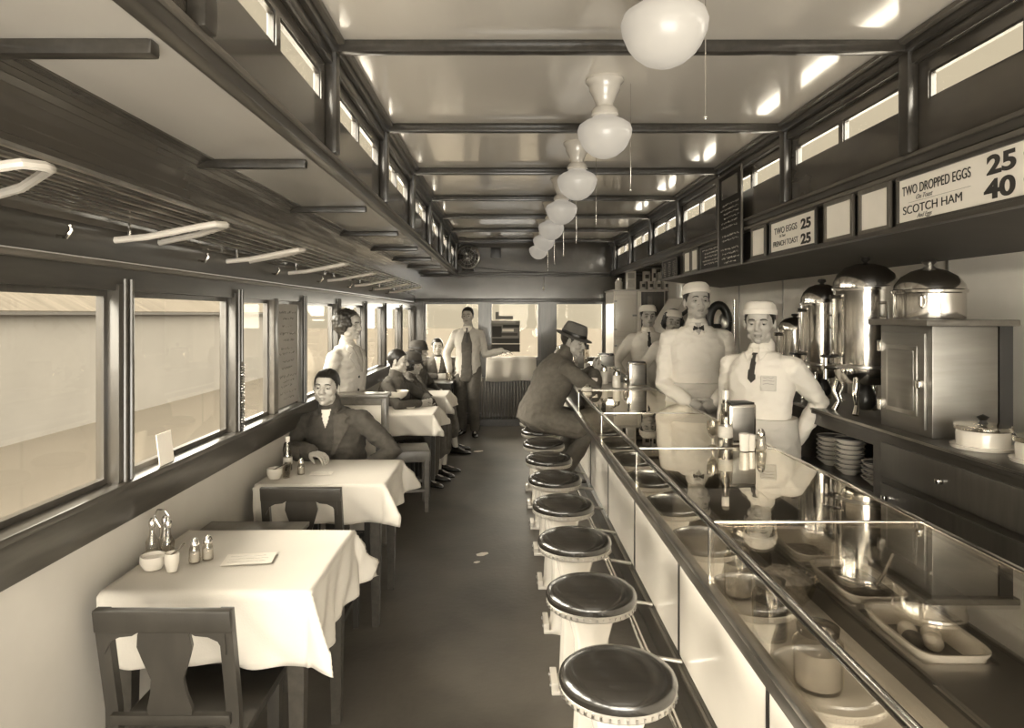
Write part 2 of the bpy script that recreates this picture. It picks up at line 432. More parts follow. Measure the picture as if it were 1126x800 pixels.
# ================================================================== TABLES
def cloth(w, d, h, seed, ne=None):
    """drape over a w x d top (x, y from 0,0 centre), hang h"""
    bm = bmesh.new(); nx, ny = 64, 60
    rnd = random.Random(seed); ph = [rnd.uniform(0, 6) for _ in range(6)]
    X0, X1 = -w/2-(.02), w/2+h; Y0, Y1 = -d/2-h, d/2+h
    V = []
    for j in range(ny+1):
        row = []
        for i in range(nx+1):
            u = X0+(X1-X0)*i/nx; v = Y0+(Y1-Y0)*j/ny
            dx = max(0, u-w/2) - max(0, -w/2-u); dy = max(0, v-d/2) - max(0, -d/2-v)
            ax, ay = abs(dx), abs(dy); bx = max(-w/2, min(w/2, u)); by = max(-d/2, min(d/2, v))
            r = math.hypot(ax, ay); e = .010
            if r < 1e-6: p = (u, v, .0012*math.sin(u*9+ph[0])*math.sin(v*11+ph[1]))
            else:
                drop = max(0, r*.25+max(ax, ay)*.75-e*.6)
                out = e+.028*min(1, r/h)*(.5+.5*math.sin((v if ax > ay else u)*16+ph[2]))+.012*math.sin((v+u)*33+ph[3])*min(1, r/h)
                cr = 2*min(ax, ay)/(r+1e-6)/1.414
                out += .10*cr*min(1, r/h)
                sx = math.copysign(1, dx) if ax else 0; sy = math.copysign(1, dy) if ay else 0
                q = (ax/r, ay/r)
                p = (bx+sx*out*q[0], by+sy*out*q[1], -drop*(1-.12*cr))
            row.append(bm.verts.new(p))
        V.append(row)
    for j in range(ny):
        for i in range(nx): bm.faces.new((V[j][i], V[j][i+1], V[j+1][i+1], V[j+1][i]))
    me = bpy.data.meshes.new('tablecloth'); bmesh.ops.recalc_face_normals(bm, faces=bm.faces); bm.to_mesh(me); bm.free()
    me.materials.append(M('linen')); me.shade_smooth()
    return me
def table(y0, y1, label, clabel, seed, hang=.20, bare=False, x1=-.61):
    x0 = XL+.06; w_, d_ = x1-x0, y1-y0; cx, cy = (x0+x1)/2, (y0+y1)/2
    t = thing('dining_table', label, 'table', (cx, cy, 0), 0, 'small tables along the left windows')
    B('tabletop', 'wood_dark', t, -w_/2, w_/2, -d_/2, d_/2, .715, .744, bev=.006)
    B('apron', 'wood_dark', t, -w_/2+.03, w_/2-.03, -d_/2+.03, d_/2-.03, .63, .716)
    for sx in (-1, 1):
        for sy in (-1, 1):
            x, y = sx*(w_/2-.05), sy*(d_/2-.05)
            MB().rings([[Vector((x+a*r, y+b*r, z)) for a, b in ((-1,-1),(1,-1),(1,1),(-1,1))] for z, r in ((0, .018), (.60, .028), (.716, .028))]).build('leg', 'wood_dark', t)
    if not bare:
        o = link('tablecloth', cloth(w_, d_, hang, seed)); o.location = (cx, cy, .7465)
        tag(o, clabel, 'tablecloth', 'white tablecloths')
        so = o.modifiers.new('s', 'SOLIDIFY'); so.thickness = .0015; so.offset = 1
    return t
table(2.15, 2.76, 'nearest dining table, dark legs under a white cloth', 'nearest white tablecloth with a printed line and hanging front corner', 1, .23)
table(3.50, 4.08, 'second dining table, in front of the man in the dark overcoat', 'white tablecloth under the hand of the man in the dark overcoat', 2, .20)
table(5.95, 6.45, 'third dining table, behind the chair with the pale cushion', 'white tablecloth behind the chair with the pale cushion', 3, .19)
table(7.25, 7.80, 'fourth dining table, beside the seated women', 'white tablecloth beside the seated women, farthest of the four', 4, .19)
table(8.72, 9.20, 'small bare table at the far end in front of the seated man in a suit', '', 5, bare=True, x1=-.64)
# faint printed line on the hanging front of nearest cloth
# heater ledge behind the nearest table
hb = thing('heater_box', 'low dark wooden ledge by the wall behind the nearest table', 'box', (-1.07, 2.98, 0))
B('casing', 'wood_dark', hb, -.22, .19, -.06, .06, 0, .672); B('top_board', 'wood_mid', hb, -.235, .205, -.075, .075, .672, .692, bev=.004)

# ================================================================== CHAIRS
def make_chair(name, label, seatmat='wood_chair', cush=False, m='wood_chair'):
    """seat centre at origin, backrest at -y, sitter looks to +y"""
    t = thing(name, label, 'chair'); W = .185; D = .19; SH = .45
    if cush: B('seat', seatmat, t, -W, W, -D, D, SH-.05, SH+.045, bev=.02)
    else: B('seat', seatmat, t, -W-.005, W+.005, -D, D+.01, SH-.03, SH, bev=.008)
    for sx in (-1, 1):
        MB().rings([[Vector((sx*(W-.02)+a*r, D-.03+b*r, z)) for a, b in ((-1,-1),(1,-1),(1,1),(-1,1))] for z, r in ((0, .014), (SH-.03, .020))]).build('leg', m, t)
        # rear leg runs up as the back post
        MB().rings([[Vector((sx*(W-.018)+a*.018, y+b*.014, z)) for a, b in ((-1,-1),(1,-1),(1,1),(-1,1))] for z, y in ((0, -D-.03), (SH-.05, -D+.01), (SH+.08, -D+.005), (.825, -D-.055))]).build('back_post', m, t)
    tilt = Matrix.Translation((0, -D-.005, .46)) @ Matrix.Rotation(math.radians(9), 4, 'X')
    MB().box(-W, W, -.012, .012, .308, .372, mx=tilt, bev=.006).build('top_rail', m, t)
    MB().box(-W+.02, W-.02, -.010, .010, .03, .06, mx=tilt, bev=.004).build('lower_rail', m, t)
    if cush:
        for x in (-.06, .06): MB().box(x-.012, x+.012, -.008, .008, .05, .29, mx=tilt).build('back_slat', m, t)
        MB().box(-W, W, -.010, .010, .17, .20, mx=tilt).build('back_slat', m, t)
    else:
        prof = [(0, .058), (.03, .062), (.07, .05), (.11, .044), (.16, .062), (.20, .075), (.235, .070), (.25, .060)]
        poly = [(x, z*1.08+.048) for z, x in prof]+[(-x, z*1.08+.048) for z, x in reversed(prof)]
        MB().prism(poly, -.006, .006, mx=tilt @ Matrix.Rotation(PI/2, 4, 'X')).build('splat', m, t)
        # arched corners under the top rail
        for sx in (-1, 1):
            pl = [(sx*(W-.02), .312), (sx*.06, .312), (sx*.085, .297), (sx*.12, .293), (sx*.145, .280), (sx*(W-.02), .240)]
            MB().prism(pl, -.006, .006, mx=tilt @ Matrix.Rotation(PI/2, 4, 'X')).build('corner_bracket', m, t)
    for sx in (-1, 1): B('stretcher', m, t, sx*(W-.02)-.008, sx*(W-.02)+.008, -D, D-.03, .16, .185)
    B('stretcher', m, t, -W+.02, W-.02, -.02, 0, .165, .185)
    return t
c0 = make_chair('dining_chair', 'nearest dark wooden chair, seen from behind at the lower left corner')
c0['group'] = 'dark splat back dining chairs'
c0.location = (-.915, 2.085, 0)
copy_tree(c0, (-.925, 3.37, 0), 0, 'dark splat back chair at the second table, seen over the nearest tablecloth')
copy_tree(c0, (-1.02, 4.47, 0), PI, 'dark wooden chair under the man in the dark overcoat')
cc = make_chair('cushioned_chair', 'slat back chair with a pale brown cushion facing the aisle beside the cabinet', 'leather_brown', True, 'wood_mid')
cc.location = (-.80, 5.62, .03); cc.rotation_euler = (0, 0, math.radians(-80))
copy_tree(c0, (-1.08, 6.62, 0), math.radians(-100), 'dark chair under the young person in a dark coat behind the third table')
copy_tree(c0, (-.99, 7.02, 0), math.radians(-100), 'dark chair under the person in the lower dark hat')
copy_tree(c0, (-1.03, 8.08, 0), math.radians(-95), 'dark chair under the person in the taller dark hat')
copy_tree(c0, (-.90, 9.52, 0), PI, 'dark chair under the man in a suit at the far table')

# ================================================================== CABINET BY THE WAITRESS
cb = thing('low_cabinet', 'waist high glazed cabinet with pale panel and dark frame in front of the waitress', 'cabinet', (-1.10, 4.845, 0))
B('body', 'panel_white', cb, -.20, .25, -.05, .055, .05, 1.03)
for x in (-.215, .245): B('stile', 'wood_mid', cb, x, x+.035, -.062, .06, 0, 1.03, bev=.004)
B('plinth', 'wood_dark', cb, -.18, .245, -.06, .055, 0, .10)
B('rail', 'wood_mid', cb, -.18, .245, -.062, -.045, .98, 1.03)
B('top', 'wood_mid', cb, -.22, .295, -.075, .085, 1.03, 1.058, bev=.005)

# ================================================================== COUNTER
CX0, CX1, CT, CB_, PX = .594, 1.225, 1.02, .83, .764
CY0, CY1 = .35, 8.6
ct = thing('lunch_counter', 'long glass topped lunch counter with white panels running down the middle of the diner', 'counter', (PX, CY0, 0))
def cbx(name, m, x0, x1, y0, y1, z0, z1, bev=0): return B(name, m, ct, x0-PX, x1-PX, y0-CY0, y1-CY0, z0, z1, bev=bev)
bars = [.89, 1.97, 3.05, 4.13, 5.36]
ys = [CY0]+bars
for a, b in zip(ys, ys[1:]):
    cbx('top_glass', 'caseglass' if b < 2.1 else 'caseglass', CX0+.012, CX1-.02, a+.008, b-.008, CT-.008, CT)
    cbx('front_glass', 'caseglass', CX0+.002, CX0+.007, a+.006, b-.006, CB_+.012, CT-.012)
cbx('top_slab', 'panel_light', CX0, CX1, 5.36, 5.95, CT-.03, CT+.002, bev=.004)
cbx('top_slab', 'wood_dark', CX0, CX1, 5.95, CY1, CT-.03, CT, bev=.004)
cbx('front_board', 'wood_dark', CX0+.004, CX0+.03, 5.36, CY1, CB_, CT-.03)
for y in bars[1:]:
    cbx('glass_bar', 'nickel', CX0, CX1, y-.007, y+.007, CT-.010, CT+.003, bev=.002)
    cbx('corner_post', 'nickel', CX0, CX0+.014, y-.007, y+.007, CB_, CT-.008)
cbx('top_edge_rail', 'nickel', CX0-.004, CX0+.014, CY0, 5.36, CT-.012, CT+.004, bev=.003)
cbx('inner_edge_rail', 'nickel', CX1-.022, CX1, CY0, CY1, CT-.02, CT+.003, bev=.003)
cbx('lower_edge_rail', 'nickel_worn', CX0-.012, CX0+.014, CY0, CY1, CB_-.004, CB_+.014, bev=.004)
cbx('lower_edge_moulding', 'wood_dark', CX0-.008, PX+.02, CY0, CY1, CB_-.045, CB_-.004, bev=.004)
cbx('case_floor', 'porcelain', CX0+.01, CX1-.02, CY0, 2.42, CB_-.004, CB_+.004)
cbx('case_shelf', 'blackglass', CX0+.02, CX1-.05, 2.43, 5.36, CT-.055, CT-.045)
cbx('case_floor', 'wood_dark', CX0+.01, CX1-.02, 2.42, 5.36, CB_-.004, CB_+.002)
cbx('case_divider', 'wood_dark', .848, .858, CY0, 2.40, CB_+.004, CB_+.05)
cbx('case_divider', 'nickel_worn', CX0+.01, CX1-.05, 2.420, 2.428, CB_+.004, CT-.02)
cbx('case_back', 'wood_dark', CX1-.045, CX1-.02, CY0, CY1, .16, CT-.02)
cbx('case_ledge', 'wood_dark', 1.075, CX1-.05, CY0, 2.40, CT-.13, CT-.115)
cbx('base', 'wood_dark', PX+.004, CX1-.03, CY0, CY1, 0, CB_-.04)
strips = [-.02+.985*k for k in range(1, 9)]
sy = [CY0]+[y for y in strips if y > CY0]+[CY1]
for a, b in zip(sy, sy[1:]):
    cbx('front_panel', 'panel_white', PX-.006, PX+.006, a+.012, b-.012, .16, CB_-.04)
for y in sy[1:-1]: cbx('panel_strip', 'black', PX-.009, PX+.004, y-.011, y+.011, .155, CB_-.04)
cbx('kick_board', 'wood_dark', PX-.02, PX+.01, CY0, CY1, 0, .155, bev=.004)
cbx('kick_moulding', 'wood_mid', PX-.032, PX-.015, CY0, CY1, .125, .15, bev=.004)
# foot rail
fr = thing('foot_rail', 'nickel foot rail tube running along the base of the counter', 'rail', (.60, CY0, .2))
MB().tube([(0, 0, 0), (0, 8.0, 0)], .016, 10).build('tube', 'nickel', fr)
for k in range(15):
    y = .25+.556*k
    MB().tube([(.14, y, -.02), (.02, y, 0)], .010, 8).build('bracket', 'nickel_worn', fr)
    MB().tube([(0, y-.02, 0), (0, y+.02, 0)], .021, 10).build('collar', 'nickel', fr)

for a in ((.860, .874, 1.2, 2.40), (1.036, 1.075, 1.2, 2.40), (.874, 1.036, 2.275, 2.40), (.874, 1.036, 1.978, 2.007), (.874, 1.036, 1.683, 1.712), (.874, 1.036, 1.2, 1.417)): cbx('pan_deck', 'steel', *a, .884, .892)
# food pans and jars in the near case
def pan(label, x, y, w_, d_, food, h=.085, fm='food_dark'):
    t = thing('food_pan', label, 'pan', (x, y, CB_+.006), 0, 'white food pans in the glass case')
    bm = MB()
    def rr(sx, sy_, z, p=5): return [Vector((sx*math.copysign(abs(math.cos(2*PI*k/36))**(2/p), math.cos(2*PI*k/36)), sy_*math.copysign(abs(math.sin(2*PI*k/36))**(2/p), math.sin(2*PI*k/36)), z)) for k in range(36)]
    bm.rings([rr(w_*.40, d_*.44, 0), rr(w_*.46, d_*.48, h-.01), rr(w_*.5, d_*.5, h), rr(w_*.5, d_*.5, h+.004), rr(w_*.445, d_*.465, h+.002), rr(w_*.41, d_*.44, .02), rr(w_*.38, d_*.42, .006)])
    bm.build('dish', 'enamelware', t)
    if food:
        f = MB(); f.rings([rr(w_*.42, d_*.445, h*food-.02), rr(w_*.435, d_*.455, h*food), rr(w_*.3, d_*.32, h*food+.006), rr(w_*.1, d_*.1, h*food+.010)])
        f.build('food', fm, t)
    return t
pan('empty looking white food pan, farthest of the three in the glass case', .955, 2.14, .165, .27, .35, h=.07, fm='food_pale')
pan('white pan of dark food with a ladle, middle of the three in the case', .955, 1.845, .165, .27, .8, h=.07)
pan('white food pan with small round pieces, nearest of the three in the case', .955, 1.55, .165, .27, .35, h=.07)
ld = thing('ladle', 'thin metal ladle standing in the dark food pan', 'ladle', (.98, 1.80, .895))
MB().tube([(0, 0, 0), (.05, .03, .04), (.075, .045, .075)], .005, 8).build('handle', 'nickel', ld)
MB().ell((0, 0, .0), (.02, .02, .012), seg=12).build('bowl', 'nickel', ld)
def egg(x, y, m, label):
    o = MB().ell((0, 0, 0), (.020, .026, .020), seg=16).build('egg', m, None, (x, y+.24, .885)); tag(o, label, 'food', 'round pieces in the nearest pan')
for x, y, m_, l_ in ((.925, 1.30, 'food_dark', 'dark round piece of food in the nearest white pan'), (.965, 1.29, 'enamelware', 'pale egg in the nearest white pan, nearest of three'), (.985, 1.33, 'enamelware', 'pale egg in the nearest white pan, rightmost of three'), (.94, 1.345, 'enamelware', 'pale egg in the nearest white pan, farthest and leftmost of three')): egg(x, y, m_, l_)
def bowl_slaw(x, y):
    t = thing('glass_dish', 'glass dish of pale shredded salad in the display case', 'dish', (x, y, CB_+.006))
    MB().lathe([(0, 0), (.04, 0), (.07, .04), (.085, .085), (.080, .085), (.065, .045), (.036, .010), (0, .010)], 28).build('bowl', 'bottleglass', t)
    m = MB(); r = random.Random(3)
    m.lathe([(0, .012), (.05, .03), (.072, .075), (.04, .098), (0, .108)], 20)
    for i in range(60):
        a = r.uniform(0, 6.3); q = r.uniform(0, .06); z = .105-q*.5; b = r.uniform(0, 6.3)
        m.tube([(q*math.cos(a), q*math.sin(a), z), (q*math.cos(a)+.02*math.cos(b), q*math.sin(a)+.02*math.sin(b), z+.008)], .0018, 4)
    m.build('salad', 'food_pale', t)
bowl_slaw(.755, 1.83)
dj = thing('covered_crock', 'dark lidded crock at the far end of the food case', 'crock', (.775, 2.13, CB_+.006))
MB().lathe([(0, 0), (.055, 0), (.06, .02), (.06, .09), (.05, .10), (0, .10)], 24).build('pot', 'food_dark', dj)
MB().lathe([(0, .10), (.055, .10), (.05, .115), (.012, .125), (.012, .135), (0, .137)], 24).build('lid', 'nickel_worn', dj)
def jar(x, y, label, h=.15, r=.038, lid='nickel', body='bottleglass', fill='label', z=CB_+.006):
    t = thing('glass_jar', label, 'jar', (x, y, z), 0, 'jars in the glass case')
    MB().lathe([(0, 0), (r*.95, 0), (r, .01), (r, h*.72), (r*.75, h*.84), (r*.75, h*.86), (0, h*.86)], 24).build('glass_body', body, t)
    if fill: MB().lathe([(0, .005), (r*.88, .006), (r*.88, h*.6), (0, h*.6)], 20).build('contents', fill, t)
    MB().lathe([(0, h*.86), (r*.82, h*.86), (r*.85, h*.97), (r*.7, h), (0, h*1.01)], 24).build('lid', lid, t)
jar(.655, 1.90, 'tall lidded glass jar behind the case front, farthest of three')
jar(.650, 1.66, 'tall lidded glass jar behind the case front, middle of three', .145, .042, 'nickel_worn', fill='food_dark')
jar(.665, 1.44, 'wide glass jar behind the case front, nearest of three', .13, .05, 'nickel')

# ================================================================== STOOLS
def make_stool():
    t = thing('counter_stool', 'x', 'stool', (0, 0, 0), 0, 'round counter stools in a row')
    MB().lathe([(0, .595), (.135, .600), (.157, .616), (.160, .630), (.156, .643), (.142, .655), (.115, .664), (.07, .670), (0, .672)], 48).build('seat', 'leather', t)
    MB().lathe([(0, .588), (.138, .588), (.150, .591), (.154, .596), (.154, .611), (.158, .615), (.154, .620), (0, .620)], 48).build('rim', 'rim_metal', t)
    b = MB()
    for k in range(44):
        a = 2*PI*k/44; b.box(-.004, .004, -.003, .003, -.0045, .0045, mx=Matrix.Translation((.1545*math.cos(a), .1545*math.sin(a), .603)) @ Matrix.Rotation(a, 4, 'Z'), bev=.0)
    b.build('bead_band', 'nickel_worn', t)
    # fluted square pedestal
    rr = []
    for z, r in ((.0, .085), (.03, .080), (.05, .066), (.30, .056), (.48, .060), (.54, .075), (.571, .082)):
        rg = []
        for k in range(40):
            a = 2*PI*k/40; q = r*(1+.035*math.cos(8*a)); ca, sa = math.cos(a), math.sin(a)
            rg.append(Vector((q*math.copysign(abs(ca)**.75, ca), q*math.copysign(abs(sa)**.75, sa), z)))
        rr.append(rg)
    MB().rings(rr).build('pedestal', 'porcelain', t)
    f = MB().box(-.105, .10, -.075, .075, 0, .018, bev=.005)
    f.box(-.105, -.075, -.07, .07, .0, .05, bev=.004)
    f.build('foot_plate', 'porcelain', t)
    for y in (-.045, .045):
        MB().lathe([(0, 0), (.009, 0), (.008, .006), (0, .008)], 10, mx=Matrix.Translation((-.104, y, .03)) @ Matrix.Rotation(-PI/2, 4, 'Y')).build('bolt', 'nickel_worn', t)
    return t
st0 = make_stool()
names = ['nearest round black leather stool at the lower edge of the photo', 'second stool from the viewer', 'third stool from the viewer', 'fourth stool from the viewer', 'fifth stool from the viewer', 'sixth stool from the viewer', 'seventh round black stool, just nearer than the one being sat on', 'stool under the seated man in the fedora', 'farthest stool, beyond the seated man in the fedora']
for i in range(9):
    y = 1.855+.557*i
    o = st0 if i == 0 else copy_tree(st0)
    o.location = (.312, y, 0)
    o['label'] = names[i] if i in (0,) or i > 5 else names[i]+', round black seat on white pedestal'

# ================================================================== THINGS ON THE COUNTER
def dispenser(x, y, label, s=1, z=CT+.003, rz=0):
    t = thing('napkin_dispenser', label, 'napkin dispenser', (x, y, z), rz, 'napkin dispensers')
    MB().box(-.062*s, .062*s, -.045*s, .045*s, .006, .175*s, bev=.012*s).build('case', 'nickel', t)
    MB().box(-.066*s, .066*s, -.049*s, .049*s, 0, .008, bev=.003).build('foot', 'nickel_worn', t)
    MB().box(-.050*s, .050*s, -.047*s, -.043*s, .02, .16*s, bev=.001).build('face_plate', 'steel', t)
    MB().box(-.055*s, .055*s, -.040*s, .040*s, .172*s, .181*s, bev=.003).build('cap', 'black', t)
def bottle(x, y, label, z=CT+.003, h=.26, r=.032, name='ketchup_bottle', lid='porcelain', m='bottleglass', fill='ketchup'):
    t = thing(name, label, 'bottle', (x, y, z))
    k = h/.26
    MB().lathe([(0, 0), (r, 0), (r+.001, .01), (r, .10*k), (r*.8, .145*k), (r*.42, .20*k), (r*.40, .225*k), (0, .225*k)], 24).build('glass_body', m, t)
    MB().lathe([(0, .004), (r*.9, .005), (r*.9, .06*k), (0, .06*k)], 20).build('contents', fill, t)
    MB().lathe([(r*1.005, .045*k), (r*1.03, .047*k), (r*1.02, .095*k), (r*1.0, .097*k)], 24).build('paper_label', 'label', t)
    MB().lathe([(0, .215*k), (r*.50, .215*k), (r*.52, .255*k), (0, .26*k)], 20).build('cap', lid, t)
def shaker(x, y, label, z=CT+.003, s=1, m='bottleglass', grp='salt and pepper shakers'):
    t = thing('shaker', label, 'shaker', (x, y, z), 0, grp)
    MB().lathe([(0, 0), (.018*s, 0), (.020*s, .01), (.017*s, .045*s), (.013*s, .058*s), (0, .058*s)], 16).build('glass_body', m, t)
    MB().lathe([(0, .003), (.015*s, .004), (.014*s, .035*s), (0, .035*s)], 14).build('contents', 'label', t)
    MB().lathe([(0, .056*s), (.015*s, .056*s), (.015*s, .066*s), (.008*s, .080*s), (0, .082*s)], 16).build('cap', 'nickel', t)
def goblet(x, y, label, z=CT+.003, s=1):
    t = thing('glass_goblet', label, 'glass', (x, y, z))
    MB().lathe([(0, 0), (.028*s, 0), (.006*s, .01), (.006*s, .04*s), (.022*s, .06*s), (.030*s, .09*s), (.028*s, .13*s), (.026*s, .13*s), (.026*s, .09*s), (.018*s, .065*s), (0, .055*s)], 24).build('bowl', 'bottleglass', t)
def tumbler(x, y, label, z=CT+.003, r=.03, h=.10, m='bottleglass', name='glass_tumbler', cat='glass', grp=None):
    o = MB().lathe([(0, 0), (r*.82, 0), (r, h), (r*.93, h), (r*.76, .008), (0, .008)], 24).build(name, m, None, (x, y, z)); tag(o, label, cat, grp)
YD = 3.13
dispenser(1.09, YD+.03, 'nickel napkin dispenser behind the ketchup bottle on the glass counter', 1.06, rz=.15)
bottle(.998, YD-.07, 'ketchup bottle with white cap standing on the glass counter')
goblet(.945, YD-.06, 'small stemmed glass at the left of the ketchup bottle', s=.9)
tumbler(1.055, 2.98, 'short white glass between the ketchup bottle and the shaker', r=.023, h=.075, m='enamelware')
tumbler(1.085, 2.985, 'short white cup beside the shaker on the glass counter', r=.02, h=.07, m='enamelware')
shaker(1.135, 3.0, 'salt shaker at the right of the group by the ketchup bottle', s=1.15)
dispenser(1.10, 5.60, 'tall nickel napkin dispenser on the pale counter section', 1.15)
def creamer(x, y, label, z=CT+.005, s=1):
    t = thing('sugar_pourer', label, 'pourer', (x, y, z))
    MB().lathe([(0, 0), (.032*s, 0), (.034*s, .01), (.032*s, .09*s), (.026*s, .10*s), (0, .10*s)], 20).build('glass_body', 'enamelware', t)
    MB().lathe([(0, .10*s), (.028*s, .10*s), (.026*s, .125*s), (.01*s, .14*s), (0, .14*s)], 20).build('lid', 'nickel', t)
    MB().tube([(.0, 0, .135*s), (-.03*s, 0, .155*s), (-.05*s, 0, .158*s)], .006*s, 8).build('spout', 'nickel', t)
creamer(.92, 5.52, 'white sugar pourer with a metal spout near the far napkin dispenser')
creamer(.86, 5.80, 'second metal topped pourer on the pale counter section', s=1.1)
shaker(.99, 5.50, 'salt shaker left of the far napkin dispenser', s=1.2)
tumbler(.74, 5.56, 'white cup on the pale counter section by the man in the fedora', r=.034, h=.075, m='enamelware', name='cup', cat='cup')
pt = thing('round_tin', 'round pale tin pot on the counter past the white cup', 'pot', (.93, 6.1, CT))
MB().lathe([(0, 0), (.075, 0), (.078, .01), (.078, .125), (.070, .135), (0, .137)], 28).build('pot', 'enamel', pt)
MB().tube([(.078, 0, .11), (.12, 0, .115), (.12, 0, .04), (.078, 0, .03)], .007, 8).build('handle', 'nickel_worn', pt)
dispenser(1.0, 6.6, 'dark sided napkin dispenser farther down the counter', 1.2)
bottle(.83, 6.7, 'tall bottle with a dark cap far down the counter', h=.30, lid='black', name='sauce_bottle')
dispenser(.80, 7.4, 'bright napkin dispenser far down the counter, left of the dark bottle', 1.3)
bottle(.74, 7.0, 'slim bottle far down the counter just behind the fedora man hands', h=.24, lid='nickel', name='sauce_bottle')
bottle(.92, 7.6, 'dark bottle at the far end of the counter', h=.28, lid='black', name='sauce_bottle')
bj = thing('bread_jar', 'large round glass jar with a lid at the far end of the counter', 'jar', (.70, 8.1, CT))
MB().lathe([(0, 0), (.07, 0), (.09, .05), (.09, .15), (.06, .19), (0, .19)], 24).build('glass_body', 'label', bj)
MB().lathe([(0, .19), (.065, .19), (.05, .22), (.012, .235), (0, .25)], 24).build('lid', 'nickel', bj)
sp = thing('condiment_dish', 'small metal topped dish by the elbow of the man in the fedora', 'dish', (.655, 5.30, CT+.004))
MB().lathe([(0, 0), (.035, 0), (.04, .02), (.03, .03), (0, .03)], 20).build('bowl', 'enamelware', sp)
MB().lathe([(0, .03), (.032, .03), (.02, .045), (.008, .055), (0, .056)], 20).build('lid', 'nickel', sp)

# ================================================================== THINGS ON THE TABLES
TZ = .752
def sugar_bowl(x, y, label, z=TZ, r=.045, h=.05, spoon=True, grp='sugar bowls on the tables'):
    t = thing('sugar_bowl', label, 'bowl', (x, y, z), 0, grp)
    MB().lathe([(0, 0), (r*.7, 0), (r, h*.5), (r*.98, h), (r*.9, h), (r*.88, h*.75), (0, h*.72)], 24).build('bowl', 'porcelain', t)
    if spoon: MB().tube([(-r*.3, 0, h*.8), (r*1.1, .0, h*1.25), (r*1.7, 0, h*1.5)], .004, 6).build('spoon', 'nickel', t)
# nearest table
cr = thing('cruet_stand', 'wire cruet stand with looped handle at the wall end of the nearest table', 'cruet', (-1.235, 2.46, TZ))
MB().lathe([(0, 0), (.055, 0), (.06, .01), (0, .012)], 24).build('base', 'nickel', cr)
MB().tube([(0, 0, .01), (0, 0, .10), (.022, 0, .118), (.03, 0, .14), (.015, 0, .162), (-.01, 0, .162), (-.022, 0, .14), (-.012, 0, .118), (0, 0, .10)], .0035, 8).build('handle', 'nickel', cr)
for i, (x, y) in enumerate(((-.03, 0), (.03, -.005), (0, .032))):
    q = MB().lathe([(0, .012), (.021, .012), (.022, .05), (.010, .075), (.009, .10), (0, .10)], 16, c=(x, y, 0)).build('cruet_bottle', 'bottleglass', cr)
    MB().lathe([(0, .10), (.011, .10), (.013, .12), (.006, .132), (0, .133)], 14, c=(x, y, 0)).build('stopper', 'nickel', q)
sugar_bowl(-1.195, 2.33, 'low white sugar bowl beside the cruet stand on the nearest table', spoon=False, r=.042, h=.045)
sugar_bowl(-1.118, 2.305, 'small white cup with a spoon on the nearest table', r=.024, h=.062)
sh_ = [(-1.078, 2.385, 'pepper shaker on the nearest table, left one of the pair'), (-1.045, 2.415, 'salt shaker on the nearest table, right one of the pair')]
for x, y, l in sh_: shaker(x, y, l, TZ, 1.05)
# second table
sugar_bowl(-1.205, 3.60, 'white sugar bowl with a spoon on the second table', r=.040, h=.055)
tumbler(-1.150, 3.62, 'small glass jar beside the sugar bowl on the second table', z=TZ, r=.022, h=.055)
tumbler(-1.170, 3.70, 'small glass between bottle and sugar bowl on the second table', z=TZ, r=.02, h=.06)
shaker(-1.095, 3.70, 'salt shaker near the hand of the man in the overcoat', TZ, 1.05)
bottle(-1.200, 3.80, 'slim bottle with a pale cap on the second table', TZ, .19, .026, 'sauce_bottle')
def note(x, y, z, rz, w_, h_, label, lines=5):
    t = thing('paper_slip', label, 'paper', (x, y, z), rz)
    B('sheet', 'slip', t, -w_/2, w_/2, -h_/2, h_/2, 0, .0008)
    r = random.Random(int(x*1000)); m = MB()
    for k in range(lines):
        yy = h_/2-(k+1)*h_/(lines+1); pts = []
        for i in range(14):
            pts.append((-w_*.4+w_*.8*i/13*r.uniform(.8, 1), yy+r.uniform(-.004, .004), .001))
        m.tube(pts, .0006, 4)
    m.build('handwriting', 'ink_grey', t)
note(-.90, 2.42, TZ, .15, .17, .11, 'thin paper slip lying on the nearest tablecloth', 3)
note(-.99, 3.72, TZ, .1, .12, .08, 'paper slip on the tablecloth in front of the man in the overcoat', 3)
# laundry mark on the hanging front of the nearest cloth
# compote and small dishes on the third table
cp = thing('compote_bowl', 'white footed bowl on the third table beside the chair back', 'bowl', (-.985, 6.33, .752))
MB().lathe([(0, 0), (.045, 0), (.04, .012), (.012, .03), (.012, .06), (.04, .075), (.09, .11), (.112, .155), (.106, .156), (.085, .118), (.03, .085), (0, .082)], 32).build('bowl', 'enamelware', cp)
tumbler(-.86, 6.3, 'low saucer beside the footed bowl', z=.752, r=.05, h=.012, m='enamelware', name='saucer', cat='saucer')
tumbler(-.72, 9.0, 'glass tumbler at the aisle corner of the far bare table', z=.745, r=.035, h=.10)
# card on the near window sill
cdm = thing('card', 'small blank white card leaning on the sill at the foot of the near window', 'card', (XL+.03, 2.62, 1.046))
MB().box(-.002, .002, -.055, .055, 0, .12, mx=Matrix.Rotation(math.radians(-7), 4, 'Y')).build('sheet', 'paper', cdm)
